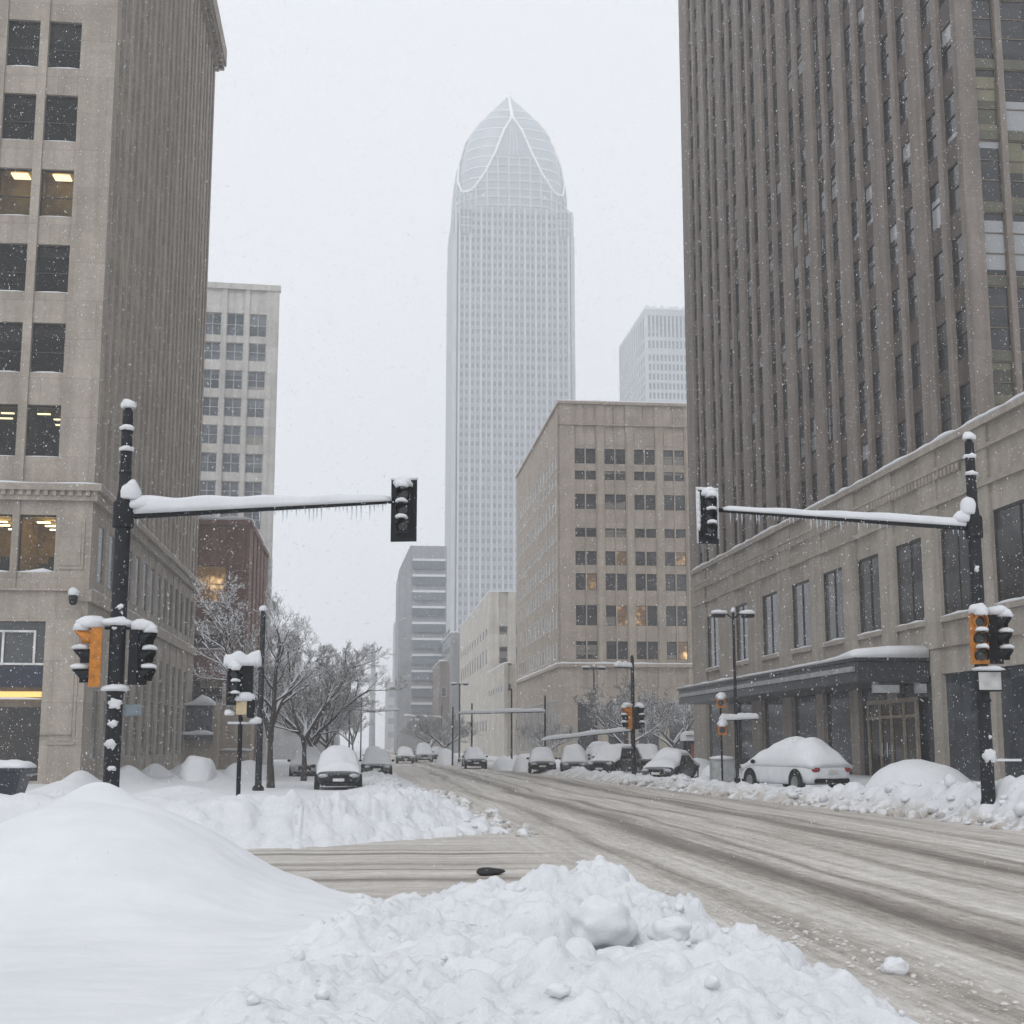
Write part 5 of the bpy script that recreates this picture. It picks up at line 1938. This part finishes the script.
PI = math.pi
def cz(x, y):
    return max(-0.05, min(gz(x, y) - 0.12, 0.2))
car('dark car facing the camera with a snow loaded hood near the bare trees', (-1.06, 57.5, 0.10), PI + 0.03, 'sedan', 'black', 0.26)
car('dark car with a snowy hood behind the front car on the left', (0.72, 87, 0.0), PI, 'sedan', 'grey', 0.2)
car('white sedan buried in snow with its tail to the camera before the podium', (16.75, 54.5, 0.12), 0.32, 'snowed_sedan', 'white', 0.32, full=True).scale = (1.1, 1.08, 1.16)
car('dark sedan with a white snowy roof seen at an angle right of the signal pole', (15.9, 73, 0.0), PI - 0.55, 'sedan', 'grey', 0.26)
car('black off-road car standing left of the amber signal pole', (15.6, 88, 0.0), PI - 0.6, 'suv', 'black', 0.16)
car('dark van like car just right of the amber signal pole', (18.6, 93, 0.05), PI - 0.2, 'suv', 'black', 0.14)
car('grey car under a domed snow load, third in the right row', (13.6, 92, 0.02), PI - 0.12, 'hatch', 'grey', 0.34)
car('black car with a snowy bonnet left of the domed car', (12.1, 97, 0.02), PI - 0.1, 'sedan', 'black', 0.3)
car('small white car packed in snow behind the row on the right', (16.9, 101, 0.05), PI, 'suv', 'white', 0.3, full=True)
car('dark car far down the right kerb facing the camera', (8.9, 116, 0.0), PI, 'sedan', 'black', 0.25)
car('snow covered car far along the left kerb', (0.8, 128, 0.0), PI, 'hatch', 'silver', 0.25)
car('far dark car at the vanishing end of the avenue', (4.2, 150, 0.0), PI, 'sedan', 'grey', 0.25)
car('pale far car beside the far dark car', (6.6, 160, 0.0), PI, 'suv', 'silver', 0.3)
car('snowy car parked behind the street tree trunks on the left', (-3.4, 84, 0.0), PI, 'hatch', 'silver', 0.35, full=True)
car('farthest small car on the right of the avenue', (8.6, 170, 0.0), PI, 'sedan', 'blue', 0.25)

def buried(label, loc, size, seed, rotz=0.0, sq=1.0):
    """a parked car that the snow hides completely"""
    b = MB()
    L_, w, h = size
    loops = []
    for j in range(22):
        t = j / 21
        y = (t - 0.5) * L_
        prof = math.sin(math.pi * min(1, max(0, t * 0.96 + 0.02))) ** 0.75
        cab = math.exp(-((t - 0.45) / 0.26) ** 4)
        top = h * prof * (0.62 + 0.38 * cab)
        lp = []
        for i in range(18):
            a = math.pi * i / 17
            c_ = math.cos(a)
            q = 1 + 0.16 * mnoise.noise(Vector((c_ * 1.6, y * 0.6, seed)))
            lp.append((w * (0.25 + 0.75 * prof) * math.copysign(abs(c_) ** sq, c_) * q, y, top * math.sin(a) ** sq * q - 0.25))
        loops.append(lp)
    b.loft(loops)
    o = b.build('buried_car', M_SNOWS, smooth=True)
    o.location = loc
    o.rotation_euler = (0, 0, rotz)
    return tag(o, label, 'buried car', 'cars hidden under the snow')
buried('long smooth snow mound over a parked car before the podium entrance', (18.7, 46.2, 0.3), (5.2, 1.9, 1.35), 1, -1.05)
buried('car shaped lump of snow by the limestone wall left of the slim post', (-8.05, 70.5, 0.15), (3.6, 0.88, 1.45), 2, 0.1, 0.62)
buried('low snow heap beside the car shaped lump, behind the slim post', (-6.1, 74, 0.1), (4.2, 1.35, 1.25), 3, 0.2)
buried('snow buried car far right of the avenue, left of two', (10.6, 108, 0.0), (4.2, 1.0, 1.35), 4)
buried('snow buried car far right of the avenue, right of two', (12.0, 106, 0.0), (4.2, 1.1, 1.5), 5)
buried('snow heap over a car at the left end of the grey podium', (19.0, 80, 0.1), (4.4, 1.1, 1.3), 6)
buried('white heap between the street lamp and the dark sedan', (17.4, 69, 0.1), (4.0, 0.95, 1.2), 7)
buried('round snow heap over a car far down the right kerb', (8.0, 140, 0.0), (4.0, 1.1, 1.8), 8)

# ------------------------------------------------------------------ trees
def tree(name, label, loc, h, seed, spread=1.0, fork=2.3, levels=5, r0=0.17, group=None, twig=1.35, minr=0.0065):
    rr = random.Random(seed)
    t = thing(name, label, 'tree', loc, rr.uniform(0, 6), group)
    tr, cw, sn = MB(), MB(), MB()
    def seg(pts, rad, lv):
        k = 7 if lv < 2 else (5 if lv == 2 else 3)
        (tr if lv <= 2 else cw).tube(pts, rad, k, cap=False)
        # snow settled along the upper side
        for i in range(len(pts) - 1):
            a, c = pts[i], pts[i + 1]
            d = (c - a)
            if d.length < 1e-4:
                continue
            st = abs(d.normalized().z)
            if lv >= 4 and rr.random() < (0.72 if minr < 0.014 else 0.4):
                continue
            if st > 0.93 and lv < 4:
                continue
            ra = max(rad[i] * 0.95, 0.006) + 0.004
            rc = max(rad[i + 1] * 0.95, 0.006) + 0.003
            up = Vector((0, 0, 1))
            sn.tube([a + up * rad[i] * 0.72, c + up * rad[i + 1] * 0.72], [ra, rc], 4 if lv < 3 else 3, cap=lv < 3)
    def grow(p, d, ln, r, lv):
        n = 6 if lv < 2 else (5 if lv < 4 else 3)
        pts, rad = [p.copy()], [r]
        dd = d.copy()
        for i in range(n):
            w = 0.16 if lv > 0 else 0.05
            dd = (dd + Vector((rr.uniform(-w, w), rr.uniform(-w, w), rr.uniform(-w, w) + (0.05 if lv in (2, 3, 4) else -0.015)))).normalized()
            pts.append(pts[-1] + dd * ln / n)
            rad.append(max(minr * 0.7, r * (1 - 0.62 * (i + 1) / n)))
        seg(pts, rad, lv)
        if lv >= levels:
            return
        if lv == 0:
            m = rr.randint(4, 5)
            a0 = rr.uniform(0, 6.28)
            for q in range(m):
                a = a0 + 6.283 * q / m + rr.uniform(-0.35, 0.35)
                tilt = R(rr.uniform(20, 52)) * spread
                nd = Vector((math.sin(tilt) * math.cos(a), math.sin(tilt) * math.sin(a), math.cos(tilt)))
                grow(pts[-1 - (q % 2)], nd, (h - fork) * rr.uniform(0.62, 0.8), r * rr.uniform(0.5, 0.66), 1)
            return
        cnt = {1: 9, 2: 7, 3: 6, 4: 5}[lv]
        cnt = int(cnt * (twig if lv >= 3 else 1))
        for q in range(cnt):
            f = 0.22 + 0.78 * (q + rr.random()) / cnt
            k = min(n - 1, int(f * n))
            pp = pts[k].lerp(pts[k + 1], f * n - k)
            ax = Vector((rr.uniform(-1, 1), rr.uniform(-1, 1), rr.uniform(-0.4, 0.6))).normalized()
            cd_ = (pts[k + 1] - pts[k]).normalized()
            pr = (ax - cd_ * ax.dot(cd_)).normalized()
            an_ = R(rr.uniform(28, 58))
            nd = (cd_ * math.cos(an_) + pr * math.sin(an_))
            if lv <= 2:
                nd.z += 0.12
            nd.normalize()
            grow(pp, nd, ln * rr.uniform(0.36, 0.6) * (1.15 - 0.45 * f), max(minr, rad[k] * rr.uniform(0.42, 0.6)), lv + 1)
    grow(Vector((0, 0, -0.3)), Vector((rr.uniform(-0.06, 0.06), 0, 1)).normalized(), fork + 0.3, r0, 0)
    tr.build('trunk', M_BARK, t, smooth=True, fixn=False)
    cw.build('crown', M_TWIG, t, fixn=False)
    sn.build('branch_snow', M_SNOWS, t, fixn=False)
    return t
TG = 'bare snowy street trees on the left'
t1 = tree('street_tree', 'nearest bare snowy street tree with leaning limbs by the tall thin pole', (-3.75, 58.5, 0.1), 8.9, 11, 1.08, 2.4, 5, 0.2, TG)
t2 = tree('street_tree', 'second bare snowy street tree behind the dark car', (-3.0, 71, 0.0), 8.0, 23, 1.1, 2.2, 5, 0.19, TG)
clone(t2, (-3.2, 84, 0), 2.1, 'third bare street tree half hidden behind the second')
clone(t1, (-3.2, 97, 0), 4.0, 'fourth bare street tree in the left row, fading in snow')
clone(t2, (-3.2, 112, 0), 0.7, 'fifth small looking bare tree at the far end of the left row')
t3 = tree('plaza_tree', 'frosty bare tree with a wide crown before the tan stone building', (21.8, 116, 0.0), 9.2, 31, 1.25, 2.0, 5, 0.2, 'frosted trees before the tan building', twig=1.1, minr=0.016)
clone(t3, (27.0, 124, 0), 2.5, 'second frosty bare tree behind the wide crowned one, nearer the podium')
clone(t3, (17.2, 134, 0), 4.1, 'small frosty tree at the corner of the tan stone building', 0.62)
clone(t3, (9.5, 200, 0), 1.1, 'hazy far tree on the right of the avenue before the brown slab', 0.9)
clone(t3, (10.5, 235, 0), 3.1, 'hazy farther tree beyond the far masts', 0.9)
clone(t2, (-3.4, 130, 0), 5.1, 'sixth bare tree of the left row, pale in the haze')
clone(t1, (-3.3, 150, 0), 2.7, 'seventh bare tree of the left row, nearly lost in the haze')
clone(t3, (9.2, 165, 0), 5.2, 'hazy tree at the kerb before the cream stone building', 0.8)
clone(t1, (-1.5, 190, 0), 3.3, 'very faint tree at the far left end of the avenue')

# ------------------------------------------------------------------ falling snow and haze
nf = np.random.RandomState(9)
NF = 150000
yy = 5 + 58 * nf.rand(NF) ** 0.55
ang = nf.uniform(-0.55, 0.62, NF)
xx = yy * np.tan(ang)
zz = nf.uniform(0, 1, NF) * (3 + yy * 0.75)
keep = (xx > -12.2) & (xx < 21.5) & (zz > 0.9)
P = np.stack([xx, yy, zz], 1)[keep]
n = len(P)
r_ = 0.0032 + 0.0055 * nf.rand(n) ** 3
r_ *= np.clip(P[:, 1] / 16.0, 0.45, 1.6)
base = np.array([(1, 0, 0), (-1, 0, 0), (0, 1, 0), (0, -1, 0), (0, 0, 1.5), (0, 0, -1.5)])
V = (P[:, None, :] + base[None] * r_[:, None, None] * nf.uniform(0.7, 1.2, (n, 1, 3))).reshape(-1, 3)
fo = np.array([(0, 2, 4), (2, 1, 4), (1, 3, 4), (3, 0, 4), (2, 0, 5), (1, 2, 5), (3, 1, 5), (0, 3, 5)])
FA = (fo[None] + (np.arange(n) * 6)[:, None, None]).reshape(-1, 3)
me = bpy.data.meshes.new('falling_snow')
me.from_pydata(V.tolist(), [], FA.tolist())
me.materials.append(M_SNOWS)
link('falling_snow', me, kind='stuff')

def hazeb(n, p, out):
    n.nodes.remove(p)
    v = N(n, 'VolumePrincipled')
    v.inputs['Color'].default_value = (0.97, 0.98, 1.0, 1)
    v.inputs['Density'].default_value = HAZE_DENSITY
    v.inputs['Anisotropy'].default_value = 0.2
    L(n, v.outputs[0], out.inputs['Volume'])
b = MB()
b.box(-810, 1010, -130, 1360, -1.6, 309)
o = b.build('haze', mat('snowy_air', hazeb), kind='stuff')
